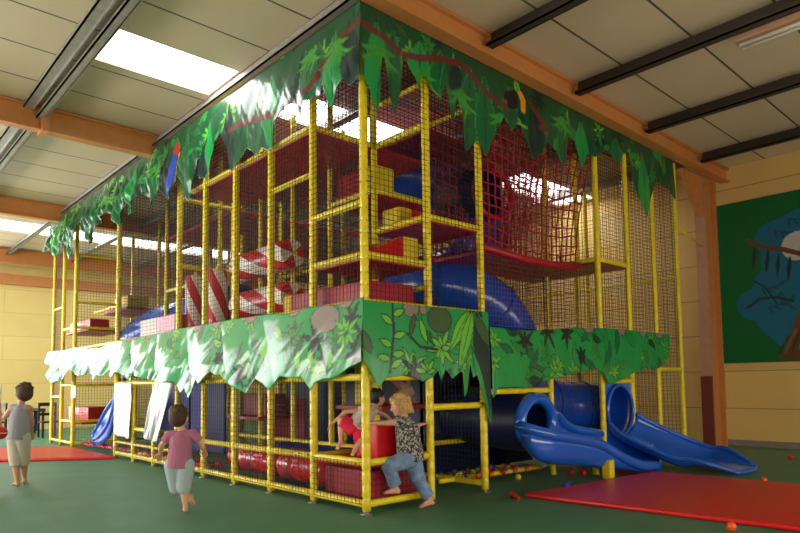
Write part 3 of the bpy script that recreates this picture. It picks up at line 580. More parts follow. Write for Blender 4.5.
# ------------------------------------------------------------------ slides and tunnels
def sweep_tube(mb, P, r, n=28, mi=0): return mb.tube(P, r, n, mi, caps=False)
def tube_obj(name, P, r, m, parent, ribs=.8, th=.02):
    P = catmull(P, 8); o = sweep_tube(MB(), P, r).build(name, m, parent, smooth=True)
    s = o.modifiers.new('solid', 'SOLIDIFY'); s.thickness = th
    if ribs:
        L = 0
        for a, b in zip(P[:-1], P[1:]):
            L += (b-a).length
            if L > ribs:
                L = 0; t = (b-a).normalized(); MB().tube([b-t*.02, b+t*.02], r+.025, 28).build('joint_ring', m, parent, smooth=False)
    return o
def chute(secs, name, m, parent, lip=.045, n=16):
    """open slide: sections given as (left lip, bottom, right lip)"""
    L = catmull([s[0] for s in secs], 7); B = catmull([s[1] for s in secs], 7); Rr = catmull([s[2] for s in secs], 7)
    v = []; 
    for a, b, c in zip(L, B, Rr):
        mid = (a+c)/2
        for k in range(n+1):
            th = PI*k/n; ct, st = math.cos(th), math.sin(th)
            p = mid + (a-mid)*(abs(ct)**.75)*(1 if ct > 0 else 0) + (c-mid)*(abs(ct)**.75)*(1 if ct < 0 else 0) + (b-mid)*(st**.8 if st > 0 else 0)
            v.append(p)
    N = len(L); f = [(i*(n+1)+k, i*(n+1)+k+1, (i+1)*(n+1)+k+1, (i+1)*(n+1)+k) for i in range(N-1) for k in range(n)]
    o = MB().add(v, f).build(name, m, parent, smooth=True); s = o.modifiers.new('solid', 'SOLIDIFY'); s.thickness = .03; s.offset = 0
    for q in (L, Rr): MB().tube(q, lip, 12).build('lip', m, parent, smooth=True)
    MB().tube([v[(N-1)*(n+1)+k] for k in range(n+1)], lip*.8, 10).build('end_lip', m, parent, smooth=True)
    return o
# near wave slide
s1 = empty('wave_slide', (.1, 3.6, 0), 'near blue slide with a round tunnel mouth and a scooped end over the red mat', 'slide')
tube_obj('tunnel', [(-1.25,2.75,1.0),(-.8,2.85,.92),(-.4,2.95,.87),(.08,3.0,.86)], .42, 'darkblue', s1, ribs=0)
ring = []
for k in range(28):
    a = 2*PI*k/28; c, s = math.cos(a), math.sin(a)
    ring.append((.12+.04*c, 3.0-.43*c, .86+.33*s))
MB().tube(ring, .085, 12, closed=True).build('mouth_rim', 'blue', s1, smooth=True)
chute([((.1,3.43,.98),(.12,3.0,.5),(.14,2.56,.84)), ((.04,3.62,.93),(.28,2.98,.38),(.36,2.5,.8)), ((.0,3.85,.8),(.3,3.25,.3),(.5,2.8,.71)), ((-.02,4.2,.68),(.3,3.65,.24),(.54,3.3,.63)),
       ((.0,4.7,.6),(.32,4.15,.17),(.58,3.85,.52)), ((-.05,5.25,.52),(.34,4.75,.12),(.68,4.2,.34)), ((.2,5.6,.44),(.5,5.2,.1),(.78,4.62,.17)), ((.45,5.75,.32),(.66,5.42,.12),(.85,5.05,.12))], 'chute', 'blue', s1, lip=.075)
MB().tube([(.22,4.35,0),(.22,4.35,.16)], .05, 12).build('support', 'yellow', s1, smooth=True)
MB().box((.53,3.98,0), (.67,4.12,.28)).build('support', 'yellow', s1, bevel=.02); MB().tube([(.6,4.1,.22),(.45,4.9,.22)], .035, 10).build('support', 'yellow', s1, smooth=True)
# big tube slide
s2 = empty('tube_slide', (-1, 4, 0), 'large dark blue tube slide winding down inside the right side', 'slide')
tube_obj('tube', [(-3.2,1.8,5.05),(-2.6,2.2,5.0),(-2.0,2.9,4.85),(-1.6,3.7,4.5),(-1.7,4.2,4.0),(-2.2,4.0,3.5),(-2.4,3.2,3.2),(-2.0,2.5,3.0),(-1.5,2.35,2.95),(-1.0,2.7,2.85),(-.8,3.3,2.5),(-.8,3.7,2.0),(-.85,3.5,1.5),(-.85,3.9,1.15),(-.8,4.6,1.05),(-.6,5.2,.98),(-.3,5.5,.95),(-.03,5.53,.93)], .43, 'blue2', s2)
mb = MB(); n = 32; v = []
for k in range(n):
    a = 2*PI*k/n+PI/4; c, s = math.cos(a), math.sin(a); q = .5/max(abs(c), abs(s)); v += [(.0,5.52+.42*c,.93+.42*s), (.0,5.5+min(q, .9)*c*.93,.93+min(q, .9)*s)]
mb.add(v, [(2*k, 2*k+1, (2*k+3) % (2*n), (2*k+2) % (2*n)) for k in range(n)])
o = mb.build('flange', 'blue', s2); sm = o.modifiers.new('solid', 'SOLIDIFY'); sm.thickness = .03
MB().tube([(.03,5.52+.42*math.cos(2*PI*k/28),.93+.42*math.sin(2*PI*k/28)) for k in range(28)], .03, 8, closed=True).build('mouth_rim', 'blue', s2, smooth=True)
s3 = empty('open_slide', (1, 5.9, 0), 'rear low blue slide running out past the yellow posts to the green carpet', 'slide')
chute([((.05,5.08,.75),(.03,5.55,.5),(.05,6.0,.85)), ((.3,5.1,.54),(.3,5.7,.38),(.3,6.2,.66)), ((.7,5.15,.36),(.75,5.85,.18),(.75,6.45,.42)), ((1.05,5.25,.22),(1.05,5.9,.09),(1.05,6.55,.3)), ((1.25,5.3,.22),(1.3,5.95,.12),(1.25,6.55,.3)), ((1.5,5.4,.16),(1.55,5.95,.1),(1.5,6.45,.22)), ((1.75,5.6,.06),(1.85,5.95,.04),(1.8,6.3,.08))], 'chute', 'blue', s3, lip=.035)
MB().box((.05,7.0-.15,.02),(.12,7.15,.1)).build('support','yellow',s3)
# left slide and blue tunnel
s4 = empty('small_slide', (-9.6, .8, 0), 'blue slide ending in the gap between the far left tower and the main frame', 'slide')
chute([((-9.1,.52,1.6),(-8.6,.35,1.3),(-8.2,.1,1.6)), ((-9.45,.52,1.3),(-8.9,.33,.8),(-8.45,.1,1.05)), ((-10.15,.5,.92),(-9.3,.3,.42),(-8.8,.1,.65)), ((-10.7,.48,.52),(-9.8,.28,.2),(-9.3,.1,.38)), ((-10.8,.4,.33),(-10.2,.25,.14),(-9.8,.12,.26))], 'chute', 'blue', s4, lip=.05)
s5 = empty('blue_tunnel', (-8, 1.4, 2.4), 'big blue tunnel curving behind the white ended box on the middle deck', 'tunnel')
tube_obj('tube', [(-11.7,1.5,2.1),(-11.0,1.5,2.55),(-10.1,1.5,2.76),(-9,1.5,2.86),(-7,1.5,2.9),(-5.6,1.5,2.9)], .5, 'blue', s5, ribs=0)
# ------------------------------------------------------------------ rope bridge
rb = empty('rope_bridge', (-.5, 3.4, 3.2), 'hanging bridge of red rope netting between the two right towers', 'rope bridge')
def ropes(x, sag):
    mb = MB(); C0 = lambda s, t: Vector((x+.03*math.sin(5*s+3*t), (2.03+s*(2.35+.6*t-(.12*math.sin(PI*t))*1.0)) , 3.26+.05*s+t*(2.25-.12*s)-.12*sag*math.sin(PI*s)*(1-t)))
    nu, nv = 17, 15; r = random.Random(int(x*10)+5); J = {}
    for i in range(nu+1):
        for k in range(nv+1): J[i, k] = C0(i/nu, k/nv)+Vector((0, r.uniform(-.018, .018), r.uniform(-.018, .018)))
    for i in range(nu+1): mb.tube([J[i, k] for k in range(nv+1)], .011, 6)
    for k in range(nv+1): mb.tube([J[i, k] for i in range(nu+1)], .011, 6)
    mb.build('rope_net', 'redrope', rb, smooth=True)
ropes(.0, 1); ropes(-1.0, 1)
for x in (0, -1): MB().tube([(x,2.05,3.25),(x,3,3.19),(x,3.8,3.2),(x,4.42,3.27)], .055, 12).build('edge_roll', 'maroon', rb, smooth=True)
MB().box((-.97,2.06,3.17), (-.03,4.4,3.22)).build('bridge_deck', 'maroon', rb, bevel=.01)
tube_obj('entrance_tube', [(-1.5,3.0,4.45),(-1.1,3.05,4.4),(-.7,3.15,4.35)], .38, 'darkblue', s2, ribs=0)
MB().tube([(-.68+.05*math.cos(a), 3.15+.38*math.cos(a), 4.35+.38*math.sin(a)) for a in [2*PI*k/24 for k in range(24)]], .05, 10, closed=True).build('entrance_rim', 'maroon', s2, smooth=True)
# ------------------------------------------------------------------ mats
def mat_obj(pts, h, label):
    o = MB().prism([(x, y, 0.004) for x, y in pts], (0, 0, h)).build('floor_mat', 'redmat', bevel=.02, seg=3); return tag(o, label, 'mat')
mat_obj([(.62,2.0), (3.75,2.3), (3.2,5.05), (.85,4.9)], .05, 'glossy red mat in front of the blue slides at right')
mat_obj([(.12,4.62),(.8,4.96),(.5,5.9),(.1,5.7)], .03, 'small thin red mat under the end of the near slide')
mat_obj([(-9.9,-3.2), (-7.75,-.12), (-10.95,-.1), (-13.3,-3.2)], .055, 'glossy red mat on the left in front of the frame')
# ------------------------------------------------------------------ mural on the wall
def mural():
    W, H = 4.6, 3.5; nx, nz = 310, 230; S = np.repeat(np.linspace(-.08, -.08+W, nx)[None], nz, 0); Zz = np.repeat(np.linspace(1.77, 1.77+H, nz)[:, None], nx, 1)
    P = Print(S, Zz, srgb('#0f6b35')[:3]); blue = srgb('#1c6f93')[:3]; db = srgb('#155574')[:3]; br = srgb('#6b4a2e')[:3]; bl = srgb('#8a6844')[:3]; dk = srgb('#1c3a34')[:3]
    for c in [(1.75,3.9,.9,1.0), (1.1,3.25,.45,.55), (1.5,2.9,.85,.8), (.75,3.0,.42,.35), (1.9,2.6,1.0,.8), (2.6,3.8,.9,1.1), (1.25,4.35,.5,.4)]: P.blob(*c, blue)
    for x, z, L, a in [(1.15,4.5,.5,-.3),(1.4,4.7,.5,-.2),(.85,3.3,.4,.2),(.95,2.9,.5,.3),(1.2,3.2,.4,-1.1)]:
        P.stroke([(x,z),(x+L*math.cos(a),z+L*math.sin(a))], .018, db)
        for k in range(5): P.leaf(x+L*k/5*math.cos(a), z+L*k/5*math.sin(a), .18, .05, a-1.2+.4*k, db)
    P.blob(1.55, 4.12, .3, .3, srgb('#cfc9c4')[:3]); P.blob(1.62,4.05,.06,.05,srgb('#b5afaa')[:3])
    P.stroke([(.62,4.38),(.9,4.2),(1.25,4.1),(1.7,3.9)], .05, br)
    for x, z in [(.75,4.2),(1.0,4.1),(1.2,4.0),(1.4,3.9)]:
        P.stroke([(x,z),(x-.06,z-.25)], .02, dk); P.leaf(x, z, .5, .07, -1.7, dk)
    P.stroke([(1.1,3.0),(.9,3.35),(.7,3.5)], .015, dk); P.stroke([(.55,2.95),(.8,3.12),(1.1,3.12),(1.4,3.0)], .025, dk)
    m = (Zz < 1.98+(S-1.15)*2.15+.06*np.sin(S*14)) & (S > .98) & (Zz < 3.5) & (Zz > 1.87+.1*np.sin(S*3)); P.put(m, br)
    for k in range(9): P.stroke([(1.1+k*.12,1.95+k*.02),(1.3+k*.13,2.3+k*.12)], .02, bl if k % 2 else srgb('#4d3522')[:3])
    v = [(S[i, k], 10.115, Zz[i, k]) for i in range(nz) for k in range(nx)]; f = [(i*nx+k, (i+1)*nx+k, (i+1)*nx+k+1, i*nx+k+1) for i in range(nz-1) for k in range(nx-1)]
    me = bpy.data.meshes.new('mural'); me.from_pydata(v, [], [q[::-1] for q in f]); me.materials.append(mat_attr('mural_print', .35))
    a = me.color_attributes.new('print', 'FLOAT_COLOR', 'POINT'); c = np.ones((nx*nz, 4)); c[:, :3] = P.C.reshape(-1, 3); a.data.foreach_set('color', c.ravel())
    o = bpy.data.objects.new('wall_mural', me); COL.objects.link(o); s = o.modifiers.new('s', 'SOLIDIFY'); s.thickness = .012; s.offset = -1
    tag(o, 'painted jungle night scene panel with pale moon and brown rock on the yellow wall', 'mural')
mural()
# sign
tag(MB().box((-10.96,-.07,1.19), (-10.62,-.055,1.47)).build('notice_board', 'white', bevel=.004), 'small blank white notice on the far left tower', 'sign')
# ------------------------------------------------------------------ furniture far left
def table(x, y, w, d, label, h=.76):
    e = empty('side_table', (x, y, 0), label, 'table'); MB().box((x-w/2, y-d/2, h-.05), (x+w/2, y+d/2, h)).build('tabletop', 'black', e, bevel=.01)
    for sx in (-1, 1):
        for sy in (-1, 1): MB().box((x+sx*(w/2-.06)-.03, y+sy*(d/2-.06)-.03, 0), (x+sx*(w/2-.06)+.03, y+sy*(d/2-.06)+.03, h-.05)).build('leg', 'navy', e)
def chair(x, y, a, label, m='black'):
    e = empty('chair', (0, 0, 0), label, 'chair'); T = Matrix.Translation((x, y, 0)) @ Matrix.Rotation(a, 4, 'Z')
    MB().box((-.25,-.25,.42), (.25,.25,.47), T=T).build('seat', m, e, bevel=.01)
    for sx in (-1, 1):
        MB().box((sx*.22-.025,-.24,0), (sx*.22+.025,-.19,.42), T=T).build('leg', m, e); MB().box((sx*.22-.025,.2,0), (sx*.22+.025,.25,1.0), T=T).build('leg', m, e)
    b = MB(); b.box((-.2,.205,.9), (.2,.245,1.0), T=T); b.box((-.2,.205,.62), (.2,.245,.7), T=T); b.build('backrest', m, e)
chair(-15.2, .5, 1.6, 'dark wooden chair at the right end of the tables, beside the far left tower'); table(-16.6, .2, 1.1, .8, 'dark table behind the boy in the grey tank top'); chair(-16.3,-.7,.3,'dark chair in front of the tables near the far wall','navy')
table(-18.2, .6, .9, .8, 'dark table against the far left wall')
# ------------------------------------------------------------------ balls
def ballmesh(m): 
    o = MB().ball((0,0,0), .0375, 14, 9); me = bpy.data.meshes.new('ball'); me.from_pydata(o.v, [], o.f); me.materials.append(M[m]); me.polygons.foreach_set('use_smooth', [True]*len(me.polygons)); return me
BM = {k: ballmesh(k) for k in ('orange', 'redb', 'yellowb', 'blueb', 'greenb', 'pinkb')}
NMC = dict(orange='orange', redb='red', yellowb='yellow', blueb='blue', greenb='green', pinkb='pink')
def ball(k, x, y, z, label, group=None, s=1):
    o = bpy.data.objects.new('ball', BM[k]); COL.objects.link(o); o.location = (x, y, z); o.scale = (s, s, s); return tag(o, label, 'ball', group)
ball('orange', 3.07,1.90,.046, 'orange ball on the carpet at the front edge of the right mat', s=1.2); ball('orange', 2.32,5.12,.042, 'orange ball behind the right red mat', s=1.1)
ball('redb', 1.74,8.25,.042, 'small red ball by the yellow wall at far right', s=1.1); ball('yellowb', -.3,3.1,.045, 'yellow ball by the low yellow rail left of the slide', s=1.2)
ball('redb', -.02,4.05,.045, 'left of two red balls under the near blue slide', s=1.2); ball('redb', .16,4.1,.045, 'right of two red balls under the near blue slide', s=1.2)
# skittles
def skittle(x, y, a, m, label):
    T = Matrix.Translation((x, y, .043)) @ Matrix.Rotation(a, 4, 'Z'); pr = [(-.15,.02),(-.14,.038),(-.08,.042),(-.02,.03),(.04,.018),(.08,.02),(.11,.028),(.14,.02),(.15,.004)]
    o = MB().tube([T @ Vector((p, 0, 0)) for p, r in pr], [r for p, r in pr], 14).build('toy_skittle', m, smooth=True); return tag(o, label, 'skittle')
skittle(.62,1.82,2.5-PI, 'redb', 'red toy skittle lying left of the right mat'); skittle(.62,2.95,2.0, 'blueb', 'small blue toy skittle lying behind the left corner of the right mat')
ks = list(BM); rr = random.Random(5); N = 0
def pit(x0, x1, y0, y1, z, sp, keys, where, group):
    y = y0; i = 0
    while y <= y1:
        x = x0+(i % 2)*sp/2
        while x <= x1:
            k = rr.choice(keys); ball(k, x+rr.uniform(-.01, .01), y+rr.uniform(-.01, .01), z+rr.uniform(0, .035), NMC[k]+' plastic ball among many '+where, group); x += sp
        y += sp*.9; i += 1
for k, (x0, x1, y0, y1, z) in enumerate([(-7.9,-3.85,.04,.3,.16),(-3.8,-1.3,1.25,1.4,.16),(-10.9,-8.6,.2,.4,.1),(-.95,-.35,2.15,3.6,.1)]):
    pit(x0, x1, y0, y1, z, [.098,.16,.16,.16][k], ks if k != 2 else ['pinkb', 'redb', 'pinkb'], ['behind the lower net under the foil curtains', 'in the shade behind the red rolls', 'in the gap beside the far left tower', 'under the near blue slide'][k], 'balls in the ball pits')
# ------------------------------------------------------------------ people
def skinned(name, shapes, m, parent, voxel=.009, smooth=3):
    """one closed continuous surface from overlapping tapered limbs and masses"""
    mb = MB()
    for s in shapes:
        if s[0] == 'c':
            _, a, b, r0, r1 = s; a, b = Vector(a), Vector(b); d = (b-a); L = d.length; t = d.normalized() if L > 1e-6 else Vector((0, 0, 1)); q = []; R = []
            for k in range(6): th = PI/2*(1-k/5); q.append(a-t*r0*math.sin(th)); R.append(max(.0005, r0*math.cos(th)))
            for k in range(1, 6): th = PI/2*k/5; q.append(b+t*r1*math.sin(th)) ; R.append(max(.0005, r1*math.cos(th)))
            q.insert(6, b); R.insert(6, r1); mb.tube(q, R, 14)
        elif s[0] == 'k': _, a, b, r0, r1 = s; mb.tube([a, Vector(a).lerp(Vector(b), .5), b], [r0, (r0+r1)/2, r1], 16)
        elif s[0] == 'e': _, c, r, T = s; mb.ball(c, r, 20, 14, T=T)
    o = mb.build(name, m, parent, smooth=True)
    rm = o.modifiers.new('r', 'REMESH'); rm.mode = 'VOXEL'; rm.voxel_size = voxel
    sm = o.modifiers.new('s', 'SMOOTH'); sm.iterations = smooth; sm.factor = .5
    bpy.context.view_layer.update(); dg = bpy.context.evaluated_depsgraph_get()
    me = bpy.data.meshes.new_from_object(o.evaluated_get(dg)); o.modifiers.clear(); old = o.data; o.data = me; bpy.data.meshes.remove(old)
    me.name = name; me.polygons.foreach_set('use_smooth', [True]*len(me.polygons))
    if not me.materials: me.materials.append(M[m])
    return o
def V(p): return Vector(p)
def frame_of(fwd, upv=(0, 0, 1)):
    y = V(fwd).normalized(); x = y.cross(V(upv)).normalized(); z = x.cross(y); return Matrix((x, y, z)).transposed()
def hand(shapes, wr, el, S, palmn, curl=.5):
    d = (V(wr)-V(el)).normalized(); n = V(palmn); n = (n-d*n.dot(d)).normalized(); s = d.cross(n)
    c = V(wr)+d*.035*S; T = Matrix((s, d, n)).transposed()
    shapes.append(('e', c, (.03*S, .038*S, .014*S), T))
    for k, (off, L) in enumerate([(-.023, .042), (-.008, .05), (.008, .047), (.022, .036)]):
        b = c+s*off*S+d*.028*S; m = b+(d-n*curl*.5).normalized()*L*.5*S; e = m+(d*(1-curl)-n*curl).normalized()*L*.5*S
        shapes += [('c', b-d*.02*S, m, .0075*S, .007*S), ('c', m, e, .007*S, .006*S)]
    b = c-s*.022*S-d*.012*S; m = b+(-s*.8+d*.5).normalized()*.026*S; e = m+(d-n*.3-s*.2).normalized()*.024*S
    shapes += [('c', b, m, .009*S, .008*S), ('c', m, e, .008*S, .007*S)]
def foot(shapes, an, to, S, up=.0):
    a, t = V(an), V(to); d = (t-a); h = V((d.x, d.y, 0)); h = h.normalized() if h.length > 1e-4 else V((0, 1, 0)); dd = d.normalized()
    heel = a+V((0, 0, -.028*S))-h*.018*S
    shapes += [('c', heel, a, .024*S, .024*S), ('c', heel+V((0,0,.004)), t, .023*S, .015*S), ('c', a, t, .024*S, .013*S)]
    s = dd.cross(V((0, 0, 1))).normalized()
    for k in range(5): shapes.append(('c', t+s*(k-2)*.010*S-dd*.02*S, t+s*(k-2)*.011*S+dd*(.018-.003*abs(k-1))*S, .0085*S, .0065*S))
def person(name, label, J, S, face, skin, hair, hairstyle, shirt, sleeve, pants, pantto, upv=(0,0,1), g=1., extra=None, shoulder=None, eye=True, voxel=.009, hd=1.):
    SH = S*hd
    base = V(((J['toL'][0]+J['toR'][0])/2, (J['toL'][1]+J['toR'][1])/2, 0)); e = empty(name, base, label, 'person')
    j = {k: V(p) for k, p in J.items()}; sh = []
    T = frame_of(face, upv); H = j['head']; X_, Y_, Z_ = T.col[0], T.col[1], T.col[2]
    P = lambda x, y, z: H+X_*x*SH+Y_*y*SH+Z_*z*SH
    # head: skull, jaw, nose, ears, lips
    sh += [('e', P(0, -.012, .02), (.072*SH, .088*SH, .085*SH), T), ('e', P(0, .022, -.03), (.055*SH, .058*SH, .066*SH), T), ('e', P(0, .05, -.068), (.026*SH, .022*SH, .02*SH), T),
           ('c', P(0, .078, .0), P(0, .094, -.022), .008*SH, .012*SH), ('e', P(0, .068, -.045), (.022*SH, .018*SH, .010*SH), T), ('e', P(.035, .06, -.02), (.022*SH, .02*SH, .022*SH), T), ('e', P(-.035, .06, -.02), (.022*SH, .02*SH, .022*SH), T)]
    for s in (-1, 1): sh.append(('e', P(s*.073, -.008, -.008), (.011*SH, .018*SH, .026*SH), T))
    sh.append(('c', j['neck']-(j['head']-j['neck'])*.1, P(0, -.01, -.03), .034*SH, .034*SH))
    mid = (j['shL']+j['shR'])/2
    sh += [('c', j['pel'], j['chest'], .082*S, .088*S), ('c', j['chest'], mid-V((0,0,.02*S)), .086*S, .06*S), ('c', j['shL'], j['shR'], .04*S, .04*S), ('c', j['hipL'], j['hipR'], .07*S, .07*S), ('c', mid, j['neck'], .045*S, .034*S)]
    for s in 'LR':
        sh += [('c', j['sh'+s], j['el'+s], .034*S, .027*S), ('c', j['el'+s], j['ha'+s], .027*S, .017*S), ('c', j['hip'+s], j['kn'+s], .06*S, .042*S), ('c', j['kn'+s], j['kn'+s].lerp(j['an'+s], .35), .04*S, .04*S), ('c', j['kn'+s].lerp(j['an'+s], .35), j['an'+s], .04*S, .023*S)]
        hand(sh, j['ha'+s], j['el'+s], S, (0, 0, 1)); foot(sh, j['an'+s], j['to'+s], S)
    skinned('body', sh, skin, e, voxel*.62, 2)
    for s in (-1, 1):
        if not eye: break
        ey = MB().ball(P(s*.03, .066, .002), .0115*SH, 12, 8).build('eye', 'eyew', e, smooth=True); MB().ball(P(s*.03, .0735, .002), .0062*SH, 10, 6).build('iris', 'eyed', ey, smooth=True)
    MB().tube([P(-.017, .0845, -.046), P(0, .0875, -.044), P(.017, .0845, -.046)], .0032*SH, 6).build('lips', 'lip', e, smooth=True)
    # hair
    hs = [('e', P(0, -.022, .036), (.081*SH, .092*SH, .084*SH), T), ('e', P(0, -.04, -.0), (.078*SH, .07*SH, .08*SH), T)]
    if hairstyle == 'bob':
        for s in (-1, 1):
            hs += [('c', P(s*.06, .005, .03), P(s*.082, -.012, -.05), .032*SH, .024*SH), ('c', P(s*.045, -.05, .0), P(s*.062, -.055, -.065), .042*SH, .028*SH), ('c', P(s*.02, .055, .075), P(s*.062, .045, .03), .022*SH, .018*SH)]
        hs += [('c', P(0, -.07, .0), P(0, -.085, -.07), .045*SH, .03*SH), ('c', P(-.05, -.02, .08), P(.05, -.02, .08), .04*SH, .04*SH)]
        r = random.Random(2)
        for k in range(26):
            a = r.uniform(.95, 5.3)+PI/2; hs.append(('c', P(.08*math.cos(a), -.02+.088*math.sin(a), r.uniform(-.02, .06)), P(.093*math.cos(a), -.02+.1*math.sin(a), -.085+r.uniform(-.02, .02)), .014*SH, .007*SH))
    elif hairstyle == 'long':
        hs += [('c', P(0, -.06, .02), P(0, -.075, -.15), .06*SH, .04*SH), ('c', P(-.06,-.02,0), P(-.07,-.03,-.12), .03*SH, .02*SH), ('c', P(.06,-.02,0), P(.07,-.03,-.12), .03*SH, .02*SH)]
    else:
        r = random.Random(4)
        for k in range(16): a = r.uniform(0, 6.28); b = r.uniform(.2, 1.2); hs.append(('e', P(.072*math.cos(a)*math.cos(b), -.025+.082*math.sin(a)*math.cos(b), .04+.075*math.sin(b)), (.02*SH, .02*SH, .018*SH), T))
    skinned('hair', hs, hair, e, voxel*.8, 2)
    # shirt
    ss = [('c', j['pel']+V((0,0,.02*S)), j['chest'], .1*S*g, .099*S*g), ('c', j['chest'], mid-V((0,0,.02*S)), .098*S*g, .07*S), ('c', j['shL']*.9+j['shR']*.1, j['shR']*.9+j['shL']*.1, .046*S, .046*S)]
    if sleeve:
        for s in 'LR':
            ss.append(('c', j['sh'+s], j['sh'+s].lerp(j['el'+s], sleeve*.6), .048*S, .046*S)); ss.append(('k', j['sh'+s].lerp(j['el'+s], sleeve*.4), j['sh'+s].lerp(j['el'+s], sleeve), .048*S, .049*S))
    hem = (j['pel']-j['chest']).normalized(); ss.append(('k', j['chest'], j['pel']+hem*.06*S, .098*S*g, .112*S*g))
    skinned('shirt', ss, shirt, e, voxel, 2)
    # trousers
    ps = [('c', j['hipL'], j['hipR'], .08*S, .08*S), ('k', j['pel'], j['pel']-hem*.04*S, .092*S, .088*S)]
    for s in 'LR':
        K, A = j['kn'+s], j['an'+s]
        if pantto <= 1: ps += [('k', j['hip'+s].lerp(K, -.05), j['hip'+s].lerp(K, pantto), .084*S*g, .07*S*g)]
        else: q = pantto-1; ps += [('c', j['hip'+s], K, .08*S*g, .062*S*g), ('c', K, K.lerp(A, q*.3), .062*S*g, .055*S*g), ('k', K, K.lerp(A, q), .055*S*g, .053*S*g)]
    skinned('trousers' if pantto > 1 else 'shorts', ps, pants, e, voxel, 2)
    return e
boy = dict(head=(-5.298,-2.228,1.348), neck=(-5.317,-2.249,1.222), shL=(-5.416,-2.356,1.135), shR=(-5.240,-2.164,1.125), hipL=(-5.374,-2.311,0.707), hipR=(-5.297,-2.227,0.706), pel=(-5.337,-2.270,0.751), chest=(-5.326,-2.258,1.010), knL=(-5.340,-2.303,0.358), knR=(-5.349,-2.194,0.362), anL=(-5.279,-2.281,0.064), anR=(-5.38,-2.169,0.074), toL=(-5.363,-2.299,0.022), toR=(-5.49,-2.133,0.022), elL=(-5.594,-2.403,0.999), haL=(-5.8,-2.45,0.933), elR=(-5.278,-2.112,0.922), haR=(-5.414,-2.08,0.76))
person('person', 'boy in grey tank top and pale shorts walking away at the left', boy, 1.27, (-1,-.12,.05), 'tanskin', 'brownhair', 'short', 'greyshirt', 0, 'cream_cloth', 1.25, hd=1.12, g=1.1)
run = dict(head=(-1.669,-1.405,1.060), neck=(-1.650,-1.385,0.950), shL=(-1.740,-1.48,0.868), shR=(-1.553,-1.28,0.881), hipL=(-1.710,-1.451,0.525), hipR=(-1.610,-1.341,0.523), pel=(-1.661,-1.396,0.569), chest=(-1.651,-1.386,0.775), knL=(-1.744,-1.398,0.258), knR=(-1.624,-1.356,0.265), anL=(-1.78,-1.2,0.13), anR=(-1.591,-1.350,0.062), toL=(-1.80,-1.17,0.05), toR=(-1.69,-1.31,0.020), elL=(-1.825,-1.546,0.742), haL=(-1.931,-1.514,0.65), elR=(-1.532,-1.18,0.724), haR=(-1.64,-1.11,0.66))
person('person', 'barefoot boy in mauve shirt and pale blue shorts running towards the frame', run, 1.15, (-.75,.66,-.05), 'skin', 'brownhair', 'short', 'mauve', .55, 'paleblue', 1.12, hd=1.13, g=1.1)
girl = dict(head=(0.029,0.478,1.175), neck=(0.063,0.516,1.065), shL=(0.128,0.434,0.995), shR=(0.02,0.615,0.985), chest=(0.085,0.539,0.885), hipL=(0.141,0.497,0.567), hipR=(0.082,0.618,0.560), pel=(0.110,0.562,0.603), knL=(0.03,0.30,0.50), anL=(0.02,0.42,0.235), toL=(-0.03,0.30,0.195), knR=(0.14,0.653,0.324), anR=(0.215,0.77,0.085), toR=(0.185,0.649,0.024), elL=(0.08,0.26,0.985), haL=(-0.005,0.10,0.985), elR=(-0.02,0.763,0.908), haR=(-0.03,0.856,0.926))
person('person', 'blond girl in grey print shirt and jeans climbing onto the yellow rail at the corner', girl, 1.22, (-.3,-1,-.25), 'skin', 'blond', 'bob', 'camo', .5, 'denim', 1.85, voxel=.008, g=1.15)
sit = dict(head=(-0.44,0.55,1.25), neck=(-0.46,0.47,1.15), shL=(-0.469,0.340,1.126), shR=(-0.487,0.533,1.10), chest=(-0.506,0.417,1.061), hipL=(-0.518,0.236,0.900), hipR=(-0.528,0.361,0.878), pel=(-0.52,0.304,0.930), knL=(-0.614,0.121,1.00), anL=(-0.587,0.096,0.755), toL=(-0.56,0.03,0.68), knR=(-0.36,0.213,0.75), anR=(-0.36,0.13,0.68), toR=(-0.33,0.07,0.62), elL=(-0.598,0.169,1.093), haL=(-0.695,0.063,0.964), elR=(-0.398,0.609,1.05), haR=(-0.319,0.651,0.99))
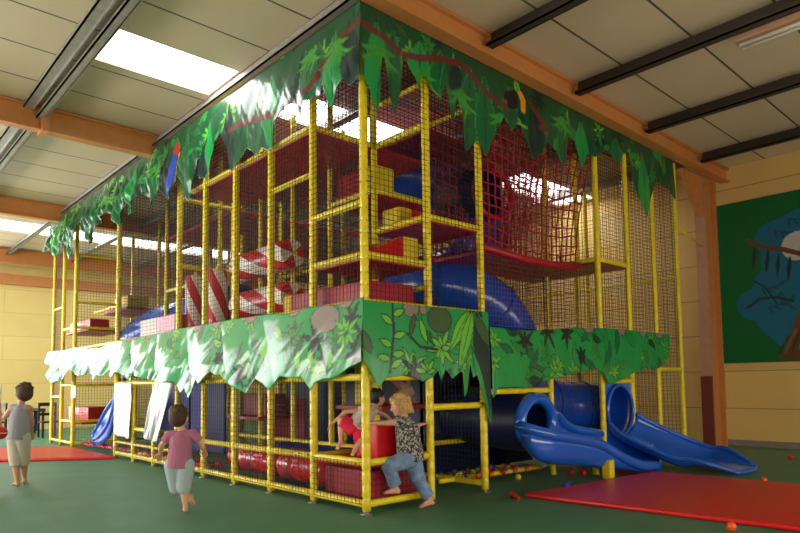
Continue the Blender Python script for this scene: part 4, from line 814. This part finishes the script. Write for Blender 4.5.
person('person', 'dark haired girl in white top and coral red shorts crawling in behind the corner post', sit, 1.0, (.2,1,-.1), 'skin', 'darkhair', 'short', 'whitecloth', .2, 'coral', .95, g=1.2)
cr = dict(head=(-1.5,1.5,1.75), neck=(-1.42,1.52,1.66), shL=(-1.38,1.43,1.62), shR=(-1.36,1.62,1.62), chest=(-1.22,1.53,1.5), pel=(-1.02,1.56,1.33), hipL=(-1.02,1.5,1.3), hipR=(-1.02,1.63,1.3), knL=(-1.2,1.45,1.2), knR=(-1.18,1.7,1.2), anL=(-1.0,1.45,1.18), anR=(-.98,1.7,1.18), toL=(-.95,1.4,1.17), toR=(-.93,1.7,1.17), elL=(-1.4,1.3,1.45), haL=(-1.4,1.25,1.24), elR=(-1.2,1.78,1.46), haR=(-1.12,1.72,1.35))
person('person', 'crouching child in beige clothes half hidden inside above the blond girl', cr, .85, (-1,0,0), 'skin', 'brownhair', 'short', 'beige', .5, 'beige', 1.6)
ax, ay = -4.945, -2.815
def A(x, y, z): return (ax+x, ay+y, z)
ad = dict(head=A(-.02,0,1.72), neck=A(0,0,1.52), shL=A(-.12,-.15,1.42), shR=A(.1,.15,1.42), chest=A(0,0,1.25), pel=A(0,0,.96), hipL=A(-.06,-.08,.92), hipR=A(.06,.08,.92), knL=A(-.06,-.09,.5), knR=A(.02,.1,.5), anL=A(-.02,-.1,.08), anR=A(.05,.1,.08), toL=A(-.14,-.1,.03), toR=A(-.08,.12,.03), elL=A(-.15,-.2,1.14), haL=A(-.2,-.18,.9), elR=A(.04,.2,1.16), haR=A(-.04,.24,.92))
person('person', 'adult at the left edge with only a bare arm in the picture', ad, 1.38, (-1,0,0), 'skin', 'brownhair', 'short', 'whitecloth', .3, 'navy', 1.9)
e = empty('toy_ball', (-5.01,-2.56,.72), 'red ball with a white band held beside the boy at the left edge', 'ball')
MB().ball((-5.01,-2.56,.80), .09, 20, 14).build('ball_shell', 'redb', e, smooth=True); MB().tube([(-5.01+.0905*math.cos(a),-2.56+.0905*math.sin(a),.80) for a in [2*PI*k/30 for k in range(30)]], .007, 6, closed=True).build('band', 'white', e, smooth=True)
